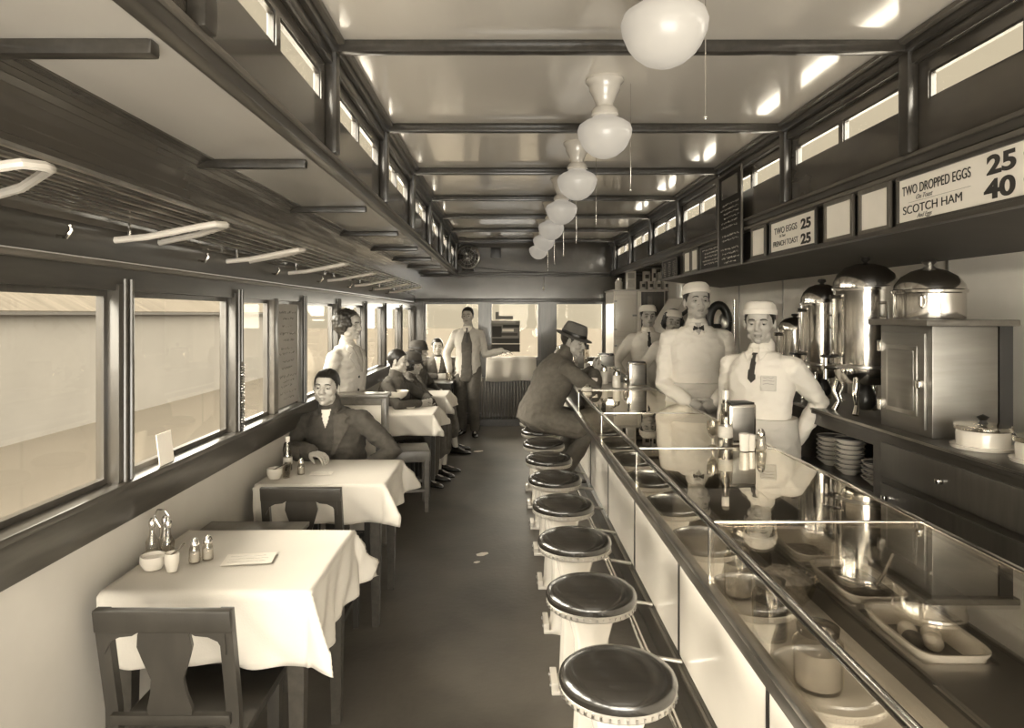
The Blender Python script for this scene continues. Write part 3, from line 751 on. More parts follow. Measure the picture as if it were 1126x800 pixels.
# big handwritten menu in the window
def scribble(mb, r, x0, x1, y, amp, mx, th=.0015, step=.008):
    x = x0; pts = []
    while x < x1:
        pts.append(mx @ Vector((x, y+r.uniform(-amp, amp), 0))); x += step*r.uniform(.6, 1.3)
        if r.random() < .12 and len(pts) > 2:
            mb.tube(pts, th, 4); pts = []; x += step*1.6
    if len(pts) > 1: mb.tube(pts, th, 4)
mn = thing('window_menu', 'tall handwritten paper menu hanging in the side window behind the man in the overcoat', 'menu', (XL-.005, 4.20, 1.06))
B('sheet', 'paper_grey', mn, -.004, 0, -.20, .20, 0, .62)
m = MB(); r = random.Random(5)
mx = Matrix.Translation((.0015, 0, 0)) @ Matrix(((0,0,1,0),(-1,0,0,0),(0,1,0,0),(0,0,0,1)))
for k, (a, b) in enumerate([(.57,1),(.53,1),(.485,.8),(.44,1.2),(.40,1),(.35,1),(.32,1),(.27,.8),(.23,1),(.18,1.2),(.15,1),(.12,1),(.08,.8),(.045,.8)]):
    scribble(m, r, -.16+.04*(k % 3), .16-.03*((k*2) % 3), a, .008*b, mx)
m.build('handwriting', 'ink_grey', mn)

# ================================================================== BACK BAR
BX, BT = 1.70, 1.11
bb = thing('back_bar', 'long dark wooden back counter with drawers behind the cooks', 'counter', (BX, .3, 0))
def bbx(name, m, x0, x1, y0, y1, z0, z1, bev=0, par=None): return B(name, m, par or bb, x0-BX, x1-BX, y0-.3, y1-.3, z0, z1, bev=bev)
BE = 8.9
bbx('top', 'wood_dark', BX-.02, XR-.02, .3, BE, BT-.03, BT, .004)
bbx('top_edge_strip', 'nickel_worn', BX-.024, BX-.018, .3, BE, BT-.012, BT-.002)
OY0, OY1, OZ0, OZ1 = 3.13, 3.92, .80, 1.02
bbx('body', 'wood_dark', BX, XR-.03, .3, OY0, .0, BT-.03)
bbx('body', 'wood_dark', BX, XR-.03, OY1, BE, .0, BT-.03)
bbx('body', 'wood_dark', BX, XR-.03, OY0, OY1, 0, OZ0)
bbx('body', 'wood_dark', BX, XR-.03, OY0, OY1, OZ1, BT-.03)
bbx('niche_back', 'black', XR-.10, XR-.04, OY0, OY1, OZ0, OZ1)
for a, b in ((.5, 1.3), (1.35, 2.15), (2.2, 3.05), (4.0, 4.8), (4.85, 5.7), (5.8, 6.7), (6.8, 7.7)):
    d_ = bbx('drawer', 'wood_vert', BX-.012, BX+.002, a, b, .90, 1.05, .004)
    bbx('knob', 'nickel', BX-.035, BX-.012, (a+b)/2-.012, (a+b)/2+.012, .965, .985, .006, d_)
    d_ = bbx('door', 'wood_vert', BX-.012, BX+.002, a, b, .16, .87, .004)
    bbx('door_panel', 'wood_dark', BX-.016, BX-.012, a+.08, b-.08, .25, .78, .003, d_)
    bbx('latch', 'nickel', BX-.03, BX-.012, b-.06, b-.03, .80, .82, .004, d_)
# stacks of bowls in the niche
def bowls(x, y, n_, lab, z=OZ0):
    for k in range(n_):
        o = MB().lathe([(0, .0), (.036, .0), (.040, .006), (.066, .026), (.074, .040), (.070, .040), (.060, .027), (.03, .010), (0, .010)], 32).build('bowl', 'enamelware', None, (x+.001*(k % 2), y, z+.024*k))
        d = B  # rim line
        MB().lathe([(.0743, .035), (.0748, .037), (.0743, .0385), (.0735, .037)], 32).build('rim_line', 'wood_dark', o)
        tag(o, '%s bowl %s' % (['lowest', 'second', 'third', 'fourth', 'fifth', 'sixth', 'seventh'][k] if k < n_-1 else 'topmost', lab), 'bowl', 'white bowls with dark rim lines on the shelf')
bowls(1.79, 3.72, 6, 'up in the farther stack of white rim lined bowls')
bowls(1.78, 3.50, 7, 'up in the tallest, middle stack of white rim lined bowls')
bowls(1.80, 3.27, 4, 'up in the short nearest stack of white rim lined bowls')

# coffee urns
def urn(x, y, r, h, label, z=BT, gauge=True, lidm='nickel'):
    t = thing('coffee_urn', label, 'urn', (x, y, z), 0, 'nickel coffee urns')
    leg = .20*h
    MB().lathe([(0, leg), (r*.80, leg), (r*.90, leg+.02), (r*.97, leg+.05), (r, leg+.07), (r, h*.80), (r*1.04, h*.80), (r*1.06, h*.815), (r*1.04, h*.83), (0, h*.83)], 48).build('body', 'nickel', t)
    MB().lathe([(0, h*.83), (r*1.02, h*.83), (r*1.0, h*.86), (r*.88, h*.91), (r*.62, h*.955), (r*.3, h*.975), (0, h*.98)], 48).build('lid', lidm, t)
    MB().lathe([(0, h*.97), (.02, h*.97), (.010, h*.985), (.024, h*1.0), (.020, h*1.02), (0, h*1.025)], 20).build('lid_knob', 'black', t)
    MB().lathe([(r*1.0, h*.30), (r*1.025, h*.305), (r*1.025, h*.32), (r, h*.325)], 48).build('lower_band', 'nickel_worn', t)
    for k in range(4):
        a = PI/4+k*PI/2; ca, sa = math.cos(a), math.sin(a)
        MB().tube([(ca*r*.85, sa*r*.85, leg+.03), (ca*r*1.02, sa*r*1.02, leg*.7), (ca*r*.86, sa*r*.86, leg*.35), (ca*r*1.0, sa*r*1.0, .006)], [.018, .015, .011, .016], 10).build('leg', 'nickel', t)
    MB().lathe([(0, .02), (.03, .02), (.05, .05), (.05, leg*.6), (.02, leg), (0, leg)], 20).build('burner', 'black', t)
    # tap towards the aisle, with gauge glass
    q = MB().tube([(-r*.9, 0, leg+.08), (-r-.07, 0, leg+.08)], .014, 10)
    q.tube([(-r-.055, 0, leg+.13), (-r-.055, 0, leg+.02)], .011, 10)
    q.build('tap', 'nickel', t)
    MB().tube([(-r-.055, -.035, leg+.135), (-r-.055, .035, leg+.135)], .008, 8).build('tap_handle', 'black', t)
    if gauge:
        g_ = MB().tube([(-r-.03, -.03, leg+.14), (-r-.03, -.03, h*.76)], .008, 10).build('gauge_glass', 'bottleglass', t)
        for zz in (leg+.14, h*.76): MB().tube([(-r*.9, -.03, zz), (-r-.045, -.03, zz)], .012, 10).build('gauge_fitting', 'nickel', t)
    MB().tube([(0, -r*.98, h*.62), (0, -r-.05, h*.62), (0, -r-.05, h*.72), (0, -r*.98, h*.72)], .009, 8).build('side_handle', 'nickel', t)
    return t
urn(1.86, 3.50, .150, .785, 'tallest nickel coffee urn with a domed lid, nearest one behind the niche of bowls')
urn(1.88, 4.02, .115, .70, 'medium nickel coffee urn between the cook and the tallest urn')
urn(1.90, 4.44, .10, .50, 'small nickel urn just beside the shoulder of the bareheaded looking cook')
urn(2.00, 4.02, .03, .3, 'slim chrome pipe valve between the urns') if False else None
# nickel box with its door and the dome on it
ib = thing('plate_warmer', 'square nickel cabinet with a panelled door on the back counter', 'cabinet', (1.75, 2.78, BT))
B('body', 'steel', ib, 0, .27, 0, .38, .0, .46, bev=.006)
B('door', 'steel', ib, -.014, 0, .03, .35, .03, .43, bev=.004)
dd = B('door_frame', 'nickel_worn', ib, -.019, -.013, .075, .305, .08, .375, bev=.004)
B('door_panel', 'steel', dd, -.022, -.018, .095, .285, .10, .355, bev=.003)
B('latch', 'nickel', ib, -.034, -.014, .035, .065, .20, .235, bev=.006)
for z in (.07, .34): B('hinge', 'nickel', ib, -.022, -.010, .345, .375, z, z+.05, bev=.004)
B('top_slab', 'wood_mid', ib, -.04, .34, -.03, .42, .46, .487, bev=.006)
B('gap_block', 'black', ib, .275, .33, -.0, .36, 0, .46)  # plain black block filling the dark gap beside the cabinet body
dm = thing('steam_dome', 'short wide nickel urn with a domed lid standing on the square nickel cabinet', 'urn', (1.875, 3.00, BT+.488))
MB().lathe([(0, 0), (.135, 0), (.138, .01), (.138, .11), (.145, .115), (.147, .125), (.14, .13), (0, .13)], 48).build('body', 'nickel', dm)
MB().lathe([(0, .13), (.14, .13), (.135, .15), (.11, .185), (.07, .21), (.03, .222), (0, .225)], 48).build('lid', 'nickel', dm)
MB().lathe([(0, .22), (.03, .222), (.016, .235), (.03, .25), (.022, .262), (0, .265)], 20).build('lid_knob', 'nickel_worn', dm)
MB().tube([(-.10, -.11, .05), (-.13, -.15, .06), (-.13, -.15, .09), (-.10, -.11, .10)], .007, 8).build('side_handle', 'nickel', dm)
# covered cake plates
def cake(x, y, r, label):
    t = thing('cake_dish', label, 'cake dish', (x, y, BT), 0, 'covered cake dishes')
    MB().lathe([(0, 0), (r*1.1, 0), (r*1.15, .012), (0, .014)], 40).build('plate', 'enamelware', t)
    MB().lathe([(0, .012), (r*.92, .012), (r*.94, .055), (r*.9, .068), (0, .07)], 40).build('cake', 'enamelware', t)
    MB().lathe([(0, .072), (r, .070), (r*1.02, .078), (r*.98, .088), (0, .094)], 40).build('glass_lid', 'bottleglass', t)
    MB().lathe([(0, .092), (.018, .092), (.012, .105), (.022, .118), (0, .128)], 18).build('lid_knob', 'black', t)
cake(1.83, 2.60, .095, 'covered white cake dish close to the square nickel cabinet')
cake(1.86, 2.34, .09, 'nearer covered white cake dish at the right edge of the photo')
hk = tag(MB().ell((0, 0, .03), (.05, .05, .03)).build('folded_cloth', 'cotton_white', None, (2.08, 2.6, BT)), 'crumpled white cloth on the back counter behind the cake dishes', 'cloth')

# machine with black ring behind the middle cook
mc = thing('drink_mixer', 'dark machine with a black oval ring and chrome pipes against the back wall', 'machine', (2.02, 6.25, BT))
MB().lathe([(0, 0), (.09, 0), (.09, .02), (.03, .04), (.025, .30), (0, .30)], 24).build('stand', 'nickel', mc)
pts = [(-.05+.085*math.cos(a), -.02, .44+.15*math.sin(a)) for a in np.linspace(0, 2*PI, 29)]
MB().tube(pts, .040, 12).build('ring', 'black', mc)
MB().ell((.02, 0, .42), (.07, .06, .11)).build('housing', 'nickel_worn', mc)
for x in (-.20, -.26, .10): MB().tube([(x, 0, .18), (x, 0, .64)], .012, 10).build('pipe', 'nickel', mc)
MB().tube([(-.30, -.02, .40), (.06, -.02, .40)], .022, 10).build('arm', 'black', mc)
MB().tube([(-.05, -.03, .30), (-.05, -.03, .05)], .02, 10).build('spout', 'nickel', mc)
for i, (x, y, r_, h_) in enumerate(((1.80, 5.9, .04, .12), (1.90, 5.75, .035, .16), (1.82, 5.5, .035, .10), (1.95, 7.2, .05, .2))):
    tumbler(x, y, ['white mug left of the right cook on the back counter', 'tall glass jar on the back counter left of the right cook', 'short white mug beside the tall glass jar on the back counter', 'large white canister on the far part of the back counter'][i], z=BT, r=r_, h=h_, m=['enamelware', 'bottleglass', 'enamelware', 'enamelware'][i], name='mug' if i != 1 else 'glass_jar', cat='mug' if i != 1 else 'jar')
# pale hood behind the farther cooks
hd = thing('range_hood', 'pale sheet metal range hood over the far end of the back counter', 'hood', (1.95, 7.9, 1.30))
MB().rings([[Vector(p) for p in ((-.22, -.55, 0), (.25, -.55, 0), (.25, .55, 0), (-.22, .55, 0))], [Vector(p) for p in ((.05, -.35, .5), (.25, -.35, .5), (.25, .35, .5), (.05, .35, .5))]]).build('canopy', 'panel_light', hd, smooth=False)
MB().tube([(.12, 0, .48), (.12, 0, .66)], .07, 20).build('flue', 'nickel_worn', hd)
MB().tube([(.10, -1.0, .5), (-.1, -.8, .3), (-.15, -.55, .1)], .02, 10).build('gas_pipe', 'black', hd)

# icebox at the far right
ix = thing('icebox', 'tall white icebox with small latched doors at the far right end', 'icebox', (1.50, 9.25, 0))
B('body', 'panel_white', ix, 0, .70, .0, .70, .05, 1.93)
B('side_frame', 'panel_white', ix, .315, .37, -.03, .02, .08, 1.93, bev=.005)
for z0, z1 in ((.15, .72), (.76, 1.28), (1.32, 1.88)):
    d_ = B('door', 'panel_white', ix, .02, .30, -.03, 0, z0, z1, bev=.006)
    B('door_panel', 'panel_white', d_, .06, .26, -.038, -.03, z0+.06, z1-.06, bev=.006)
    B('latch', 'nickel_worn', d_, .25, .31, -.055, -.03, (z0+z1)/2-.012, (z0+z1)/2+.012, bev=.004)
    for zz in (z0+.08, z1-.10): B('hinge', 'nickel_worn', d_, .0, .04, -.045, -.03, zz, zz+.02, bev=.003)
B('dark_door', 'wood_vert', ix, .375, .68, -.02, 0, .1, 1.92)
B('crest', 'wood_mid', ix, .46, .52, -.03, -.02, 1.70, 1.86)
B('top_shelf', 'panel_light', ix, -.02, .74, -.10, .70, 1.93, 1.95, bev=.004)
def can(x, z, r, h, label, m='label', band='label_dark', y=9.25, seg=20):
    t = thing('food_can', label, 'can', (x, y, z), 0, 'cans on top of the icebox')
    MB().lathe([(0, 0), (r, 0), (r, h), (r*.93, h), (r*.92, h-.004), (0, h-.004)], seg).build('tin', m, t)
    MB().box(-r*.5, r*.5, -.004, .004, h*.28, h*.68, mx=Matrix.Translation((0, -r*.98, 0)), bev=.002).build('label_mark', band, t)
for i in range(4): can(1.90+i*.105, 1.951, .043, .11, 'white food can with a dark mark in the lower row, %s' % ['leftmost', 'second from the left', 'second from the right', 'rightmost'][i])
can(1.945, 2.063, .052, .13, 'largest white food can with a dark mark standing on the lower row')
can(2.05, 2.063, .03, .16, 'slim tall can on the lower row of cans', 'enamel')
can(2.14, 2.063, .045, .12, 'plain pale can at the right of the upper row', 'label', 'label')
bxx = thing('food_carton', 'tall grey carton standing on the icebox between jar and cans', 'box', (1.73, 9.25, 1.951))
B('carton', 'enamel', bxx, -.065, .065, -.05, .05, 0, .25, bev=.002); B('front_label', 'label', bxx, -.045, .045, -.053, -.049, .03, .13); B('front_label', 'paper_grey', bxx, -.045, .045, -.053, -.049, .15, .22)
jr = thing('storage_jar', 'short round jar with a metal lid at the left end of the icebox top', 'jar', (1.57, 9.25, 1.951))
MB().lathe([(0, 0), (.05, 0), (.05, .10), (.035, .12), (0, .12)], 24).build('body', 'label', jr); MB().lathe([(0, .12), (.04, .12), (.04, .15), (0, .16)], 24).build('lid', 'nickel', jr)

# ================================================================== SIGNS AND BOARDS ON THE RIGHT
SX = MR-.004
def sgnspace(y, z):
    """matrix: local x runs towards the viewer (-Y), local y up, local z out to -X"""
    return Matrix.Translation((SX, y, z)) @ Matrix(((0, 0, -1, 0), (-1, 0, 0, 0), (0, 1, 0, 0), (0, 0, 0, 1)))
def text(s_, size, x, y, parent, m='ink', w_=None, name='lettering', bold=0, align='LEFT', mx=None, shear=0, z=.008):
    c = bpy.data.curves.new('t', 'FONT'); c.body = s_; c.size = size; c.extrude = .0006; c.offset = bold; c.align_x = align; c.shear = shear
    o = bpy.data.objects.new('t', c); COL.objects.link(o); bpy.context.view_layer.update()
    me = bpy.data.meshes.new_from_object(o.evaluated_get(bpy.context.evaluated_depsgraph_get()))
    COL.objects.unlink(o); bpy.data.objects.remove(o)
    xs = [v.co.x for v in me.vertices]; k = 1
    if w_: k = w_/(max(xs)-min(xs))
    me.transform(Matrix.Translation((x, y, z)) @ Matrix.Diagonal((k, 1, 1, 1)))
    me.materials.clear(); me.materials.append(M(m)); me.name = name
    ob = link(name, me, parent); return ob
def signboard(name, label, cat, ya, yb_, z0, z1, face='paper', fr=.014, frm='wood_dark', base=0):
    """ya = far edge, yb_ = near edge"""
    t = bpy.data.objects.new(name, None); COL.objects.link(t); t.matrix_world = sgnspace(ya, z0); tag(t, label, cat)
    W, H = ya-yb_, z1-z0
    B('board', face, t, 0, W, 0, H, base, base+.006)
    m_ = MB()
    m_.box(-fr, 0, -fr, H+fr, base, base+.014, bev=.002); m_.box(W, W+fr, -fr, H+fr, base, base+.014, bev=.002)
    m_.box(0, W, -fr, 0, base, base+.014); m_.box(0, W, H, H+fr, base, base+.014)
    m_.build('frame', frm, t)
    return t, W, H
# nearest sign
t, W, H = signboard('menu_sign', 'large white sign reading two dropped eggs and Scotch ham', 'sign', 2.76, 1.98, 1.985, 2.155)
text('TWO DROPPED EGGS', .052, .022, .105, t, w_=.40)
text('On Toast', .026, .11, .080, t, 'ink_grey', shear=.4)
B('rule', 'ink_grey', t, .06, .42, .0735, .0745, .006, .0068)
text('SCOTCH HAM', .046, .026, .030, t, w_=.35)
text('And Eggs', .024, .12, .008, t, 'ink_grey', shear=.4)
text('25', .085, .50, .095, t, bold=.003, w_=.13); text('¢', .04, .66, .12, t)
text('40', .085, .49, .015, t, bold=.003, w_=.14); text('¢', .04, .66, .04, t)
t, W, H = signboard('menu_sign', 'white sign reading two eggs 25 and French toast 25', 'sign', 4.08, 3.50, 1.985, 2.155)
text('TWO EGGS', .052, .05, .100, t, w_=.31); text('On Toast', .022, .12, .078, t, 'ink_grey', shear=.4)
text('FRENCH TOAST', .044, .03, .028, t, w_=.34)
text('25', .072, .41, .092, t, bold=.003, w_=.12); text('25', .072, .41, .012, t, bold=.003, w_=.12)
# blank translucent glasses between the signs
def blank(ya, yb_, lab, z0=1.99, z1=2.15):
    t, W, H = signboard('blank_panel', lab, 'panel', ya, yb_, z0, z1, 'paper', .02, 'wood_mid')
    t['group'] = 'plain white panels in the sign rail'
blank(3.38, 3.14, 'plain white panel just right of the two eggs sign')
blank(3.05, 2.84, 'plain white panel just left of the two dropped eggs sign')
blank(4.38, 4.18, 'plain pale panel between the tall chalk menu and the two eggs sign')
blank(5.78, 5.62, 'plain pale panel beside the lower chalk board, right one of two')
blank(6.02, 5.85, 'plain pale panel beside the lower chalk board, left one of two')
blank(1.90, 1.6, 'plain white panel beyond the right edge near the viewer')
def chalk(name, label, ya, yb_, z0, z1, rows, seed, base=0, head=.0, cols=1):
    t, W, H = signboard(name, label, 'menu board', ya, yb_, z0, z1, 'slate', .012, 'wood_mid', base)
    r = random.Random(seed); m_ = MB()
    mx = Matrix.Translation((0, 0, base+.0068))
    for k in range(rows):
        y = H*(1-head)-(k+.7)*H*(1-head)/(rows+.4)
        if r.random() < .12: continue
        for c_ in range(cols):
            xa = W*(c_/cols)+W*.06; xb = W*((c_+1)/cols)-W*.06
            a = xa+r.uniform(0, .25)*(xb-xa); b = xb-r.uniform(0, .15)*(xb-xa)
            scribble(m_, r, a, b, y, H*(1-head)/(rows*4.2), mx, .0016 if rows < 14 else .0013, .006)
    m_.build('chalk_writing', 'chalk', t); return t, W, H
t, W, H = chalk('chalk_menu', 'tall black chalk menu board reaching up to the ceiling moulding', 4.97, 4.50, 1.96, 2.60, 14, 3, .03, .30)
B('picture', 'panel_gloss', t, W*.15, W*.85, H*.74, H*.95, .037, .040)
chalk('chalk_menu', 'lower black chalk menu board attached left of the tall one', 5.52, 5.02, 1.965, 2.14, 6, 4)
chalk('chalk_menu', 'small black chalk price board farthest along the right side', 6.85, 6.30, 1.965, 2.14, 9, 6, 0, .08, 3)

# ================================================================== END WALL THINGS
fn = thing('wall_fan', 'round dark fan on the ledge at the left of the end wall', 'fan', (-.50, 9.78, 2.235))
MB().lathe([(0, 0), (.09, 0), (.08, .02), (.02, .03), (.015, .06), (0, .06)], 24).build('foot', 'black', fn)
mf = Matrix.Translation((0, -.02, .20)) @ Matrix.Rotation(PI/2, 4, 'X')
q = MB()
for rr_ in (.06, .11, .16): q.tube([mf @ Vector((rr_*math.cos(a), rr_*math.sin(a), .045)) for a in np.linspace(0, 2*PI, 33)], .004, 6)
q.tube([mf @ Vector((.165*math.cos(a), .165*math.sin(a), 0)) for a in np.linspace(0, 2*PI, 33)], .010, 8)
for k in range(16):
    a = k*PI/8; q.tube([mf @ Vector((.165*math.cos(a), .165*math.sin(a), 0)), mf @ Vector((.10*math.cos(a), .10*math.sin(a), .045)), mf @ Vector((.02*math.cos(a), .02*math.sin(a), .05))], .0025, 5)
q.build('cage', 'nickel_worn', fn)
for k in range(4):
    a = k*PI/2; MB().box(.02, .14, -.04, .04, -.002, .002, mx=mf @ Matrix.Rotation(a, 4, 'Z') @ Matrix.Rotation(.4, 4, 'X'), bev=.001).build('blade', 'black', fn)
MB().lathe([(0, -.09), (.045, -.09), (.055, -.05), (.05, -.01), (0, 0)], 20, mx=mf).build('motor', 'black', fn)
tag(MB().tube([(-.42, 9.85, 2.30), (-.2, 9.9, 2.275), (.1, 9.95, 2.245), (.5, 10.0, 2.24)], .004, 6).build('power_cord', 'black'), 'thin dark cord running right from the fan along the end wall ledge', 'cord')
tag(B('vent_plate', 'black', None, -.18, -.03, YB-.012, YB, 2.45, 2.60, bev=.004), 'small dark square plate on the end wall under the ceiling', 'plate')
tag(MB().tube([(.60, 10.065, 2.19), (.60, 10.065, 2.02)], .003, 6).ell((.60, 10.065, 2.0), (.018, .018, .03)).build('hanging_pull', 'porcelain'), 'small white pull hanging on the end wall above the middle window', 'pull')
# picture cards in the end door window
pc = thing('window_picture', 'dark picture of a building with bands of windows hanging in the middle end window', 'picture', (.04, YB-.03, 1.06))
B('sheet', 'ink_grey', pc, -.21, .21, -.006, 0, 0, .46)
for x0, x1, z0, z1, m_ in ((-.21, .21, .0, .11, 'ink'), (-.20, .20, .13, .20, 'ink'), (-.20, -.06, .22, .38, 'ink'), (-.06, .18, .24, .28, 'label_dark'), (-.05, .12, .30, .34, 'paper'), (-.2, .21, .115, .125, 'paper'), (-.04, .2, .36, .40, 'ink'), (-.21, .15, .42, .46, 'paper_grey')):
    B('picture_band', m_, pc, x0, x1, -.008, -.005, z0, z1)
B('small_sheet', 'ink_grey', pc, -.15, .11, -.006, 0, .48, .53); B('small_sheet', 'ink_grey', pc, -.15, -.10, -.006, 0, .53, .59)
# radiator with white cloth over it
rd = thing('radiator', 'dark ribbed radiator panel under the middle end window', 'radiator', (.15, YB-.17, 0))
for k in range(22):
    MB().box(-.46+k*.042, -.43+k*.042, -.06, .06, .10, .70, bev=.01).build('section', 'wood_mid', rd)
B('plinth', 'wood_dark', rd, -.48, .48, -.07, .08, 0, .10)
wc = MB()
prof = []
rgs = []
for j, (y, z) in enumerate(((.07, .72), (.065, .80), (.05, 1.02), (.03, 1.05), (-.03, 1.05), (-.07, 1.0), (-.085, .85), (-.095, .71))):
    rgs.append([Vector((x*(1+.08*(1.05-z)), y-.012*math.sin(x*25+j*.3), z+.01*math.sin(x*9))) for x in np.linspace(-.36, .36, 40)])
bm = bmesh.new(); V = [[bm.verts.new(p) for p in r_] for r_ in rgs]
for a, b in zip(V, V[1:]):
    for i in range(39): bm.faces.new((a[i], a[i+1], b[i+1], b[i]))
me = bpy.data.meshes.new('white_drape'); bm.to_mesh(me); bm.free(); me.materials.append(M('linen')); me.shade_smooth()
o = link('white_drape', me, None, (.12, YB-.16, -.06)); tag(o, 'white cloth draped over the radiator under the middle end window', 'cloth')
so = o.modifiers.new('s', 'SOLIDIFY'); so.thickness = .004
# scraps on the floor
def scrap(x, y, s_, rz, label):
    o = MB().rings([[Vector((a*s_, b*s_, z+.004*math.sin(a*3))) for a, b in ((-1, -.4), (-.2, -.7), (.9, -.3), (1, .3), (.1, .5), (-.8, .4))] for z in (.001, .004)]).build('paper_scrap', 'paper', None, (x, y, 0), smooth=False)
    o.rotation_euler = (0, 0, rz); tag(o, label, 'paper')
scrap(-.14, 4.05+.55, .045, .4, 'larger torn paper scrap on the aisle floor')
scrap(-.17, 4.45, .022, .1, 'tiny torn paper scrap just nearer than the larger one on the aisle floor')
scrap(-.29, 8.05, .06, .2, 'white paper scrap on the floor near the shoes of the seated women')
# ================================================================== PEOPLE
def bake(mb, name, voxel, smooth=4, fold=0, fscale=(9, 9, 5), seed=0):
    bm = mb.bm; bmesh.ops.recalc_face_normals(bm, faces=bm.faces)
    me = bpy.data.meshes.new('tmp'); bm.to_mesh(me); bm.free()
    o = bpy.data.objects.new('tmp', me); COL.objects.link(o)
    r = o.modifiers.new('r', 'REMESH'); r.mode = 'VOXEL'; r.voxel_size = voxel; r.use_smooth_shade = True
    s = o.modifiers.new('s', 'SMOOTH'); s.iterations = smooth; s.factor = .5
    bpy.context.view_layer.update()
    out = bpy.data.meshes.new_from_object(o.evaluated_get(bpy.context.evaluated_depsgraph_get()))
    COL.objects.unlink(o); bpy.data.objects.remove(o); bpy.data.meshes.remove(me)
    out.name = name
    if fold:
        n = len(out.vertices); co = np.empty(n*3, 'f'); out.vertices.foreach_get('co', co); co = co.reshape(-1, 3)
        no = np.empty(n*3, 'f'); out.vertex_normals.foreach_get('vector', no); no = no.reshape(-1, 3)
        d = np.empty(n, 'f'); off = Vector((seed*3.1, seed*1.7, seed))
        for i in range(n):
            p = Vector((co[i,0]*fscale[0], co[i,1]*fscale[1], co[i,2]*fscale[2]))+off
            q = Vector((co[i,0]*4+co[i,2]*5, co[i,1]*4, co[i,2]*5-co[i,0]*3))*3+off
            a = noise.noise(p); b = noise.noise(q)
            d[i] = (a*.5+(1-abs(b)*2.4)*.5)*fold
        co += no*d[:, None]; out.vertices.foreach_set('co', co.ravel()); out.update()
    out.shade_smooth()
    return out

def ik(a, b, l1, l2, pole):
    a, b = Vector(a), Vector(b); d = b-a; L = min(d.length, (l1+l2)*.999)
    if d.length > L: b = a+d.normalized()*L
    dn = (b-a).normalized(); x = (l1*l1-l2*l2+L*L)/(2*L); h = math.sqrt(max(0, l1*l1-x*x))
    p = Vector(pole); p = p-dn*p.dot(dn); p.normalize()
    return a+dn*x+p*h, b

def hand(mb, w, d, n, side, s=1, curl=.35, fist=False):
    """w wrist, d along the hand, n palm normal, side = unit vector towards the thumb"""
    d = Vector(d).normalized(); n = Vector(n); n = (n-d*n.dot(d)).normalized(); t = Vector(side); t = (t-d*t.dot(d)-n*t.dot(n)).normalized()
    w = Vector(w)
    mb.loft([(w-d*.02*s, .027*s, .020*s), (w+d*.01*s, .028*s, .019*s), (w+d*.04*s, .038*s, .017*s), (w+d*.075*s, .041*s, .014*s), (w+d*.088*s, .038*s, .011*s)], t, n, 16, 2.4)
    for k, (lat, L, fan) in enumerate(((.030, .072, .10), (.0105, .082, .03), (-.0105, .076, -.04), (-.030, .060, -.12))):
        p = w+d*.082*s+t*lat*s; dd = (d+t*fan).normalized(); pts = [p-dd*.015*s]
        ang = curl*(1+.12*k); seg = [L*.45, L*.32, L*.23]
        pts.append(p); a = 0
        for q in seg:
            a += ang; v = dd*math.cos(a)+n*math.sin(a); p = p+v*q*s; pts.append(p)
        mb.limb(pts, [.0085*s, .0088*s, .0082*s, .0076*s, .0066*s], 10)
    p = w+d*.025*s+t*.028*s; v1 = (d*.65+t*.70+n*.30).normalized(); v2 = (d*.88+t*.25+n*.45).normalized()
    mb.limb([p, p+v1*.034*s, p+v1*.034*s+v2*.030*s, p+v1*.034*s+v2*.054*s], [.014*s, .0115*s, .0098*s, .008*s], 10)

def head_parts(mb, H, hs=1, fem=False):
    """H: matrix of the head"""
    def e(c, r, rot=None):
        mb.ell((0,0,0), r, mx=H @ Matrix.Translation(Vector(c)*1) @ (rot or Matrix()))
    e((0, -.014, .034), (.076, .096, .084)); e((0, .000, .010), (.072, .090, .080))
    e((0, .022, -.034), (.057 if not fem else .055, .066, .078))
    e((0, .030, -.072), (.043 if not fem else .038, .048, .036)); e((0, .068, -.094), (.021, .019, .016))
    e((0, .074, .024), (.050, .020, .014)); e((0, .062, .045), (.055, .030, .035))
    for sx in (-1, 1):
        e((sx*.037, .056, -.022), (.026, .027, .027)); e((sx*.078, -.008, -.008), (.008, .019, .031), Matrix.Rotation(sx*-.25, 4, 'Z'))
        e((sx*.0125, .092, -.033), (.010, .013, .009)); e((sx*.046, .020, -.062), (.018, .034, .026))
    mb.limb([H @ Vector((0, .082, .014)), H @ Vector((0, .096, -.008)), H @ Vector((0, .107, -.028))], [.0085, .0095, .0115], 12)
    e((0, .084, -.058), (.021, .013, .0065)); e((0, .083, -.0695), (.018, .012, .0065))

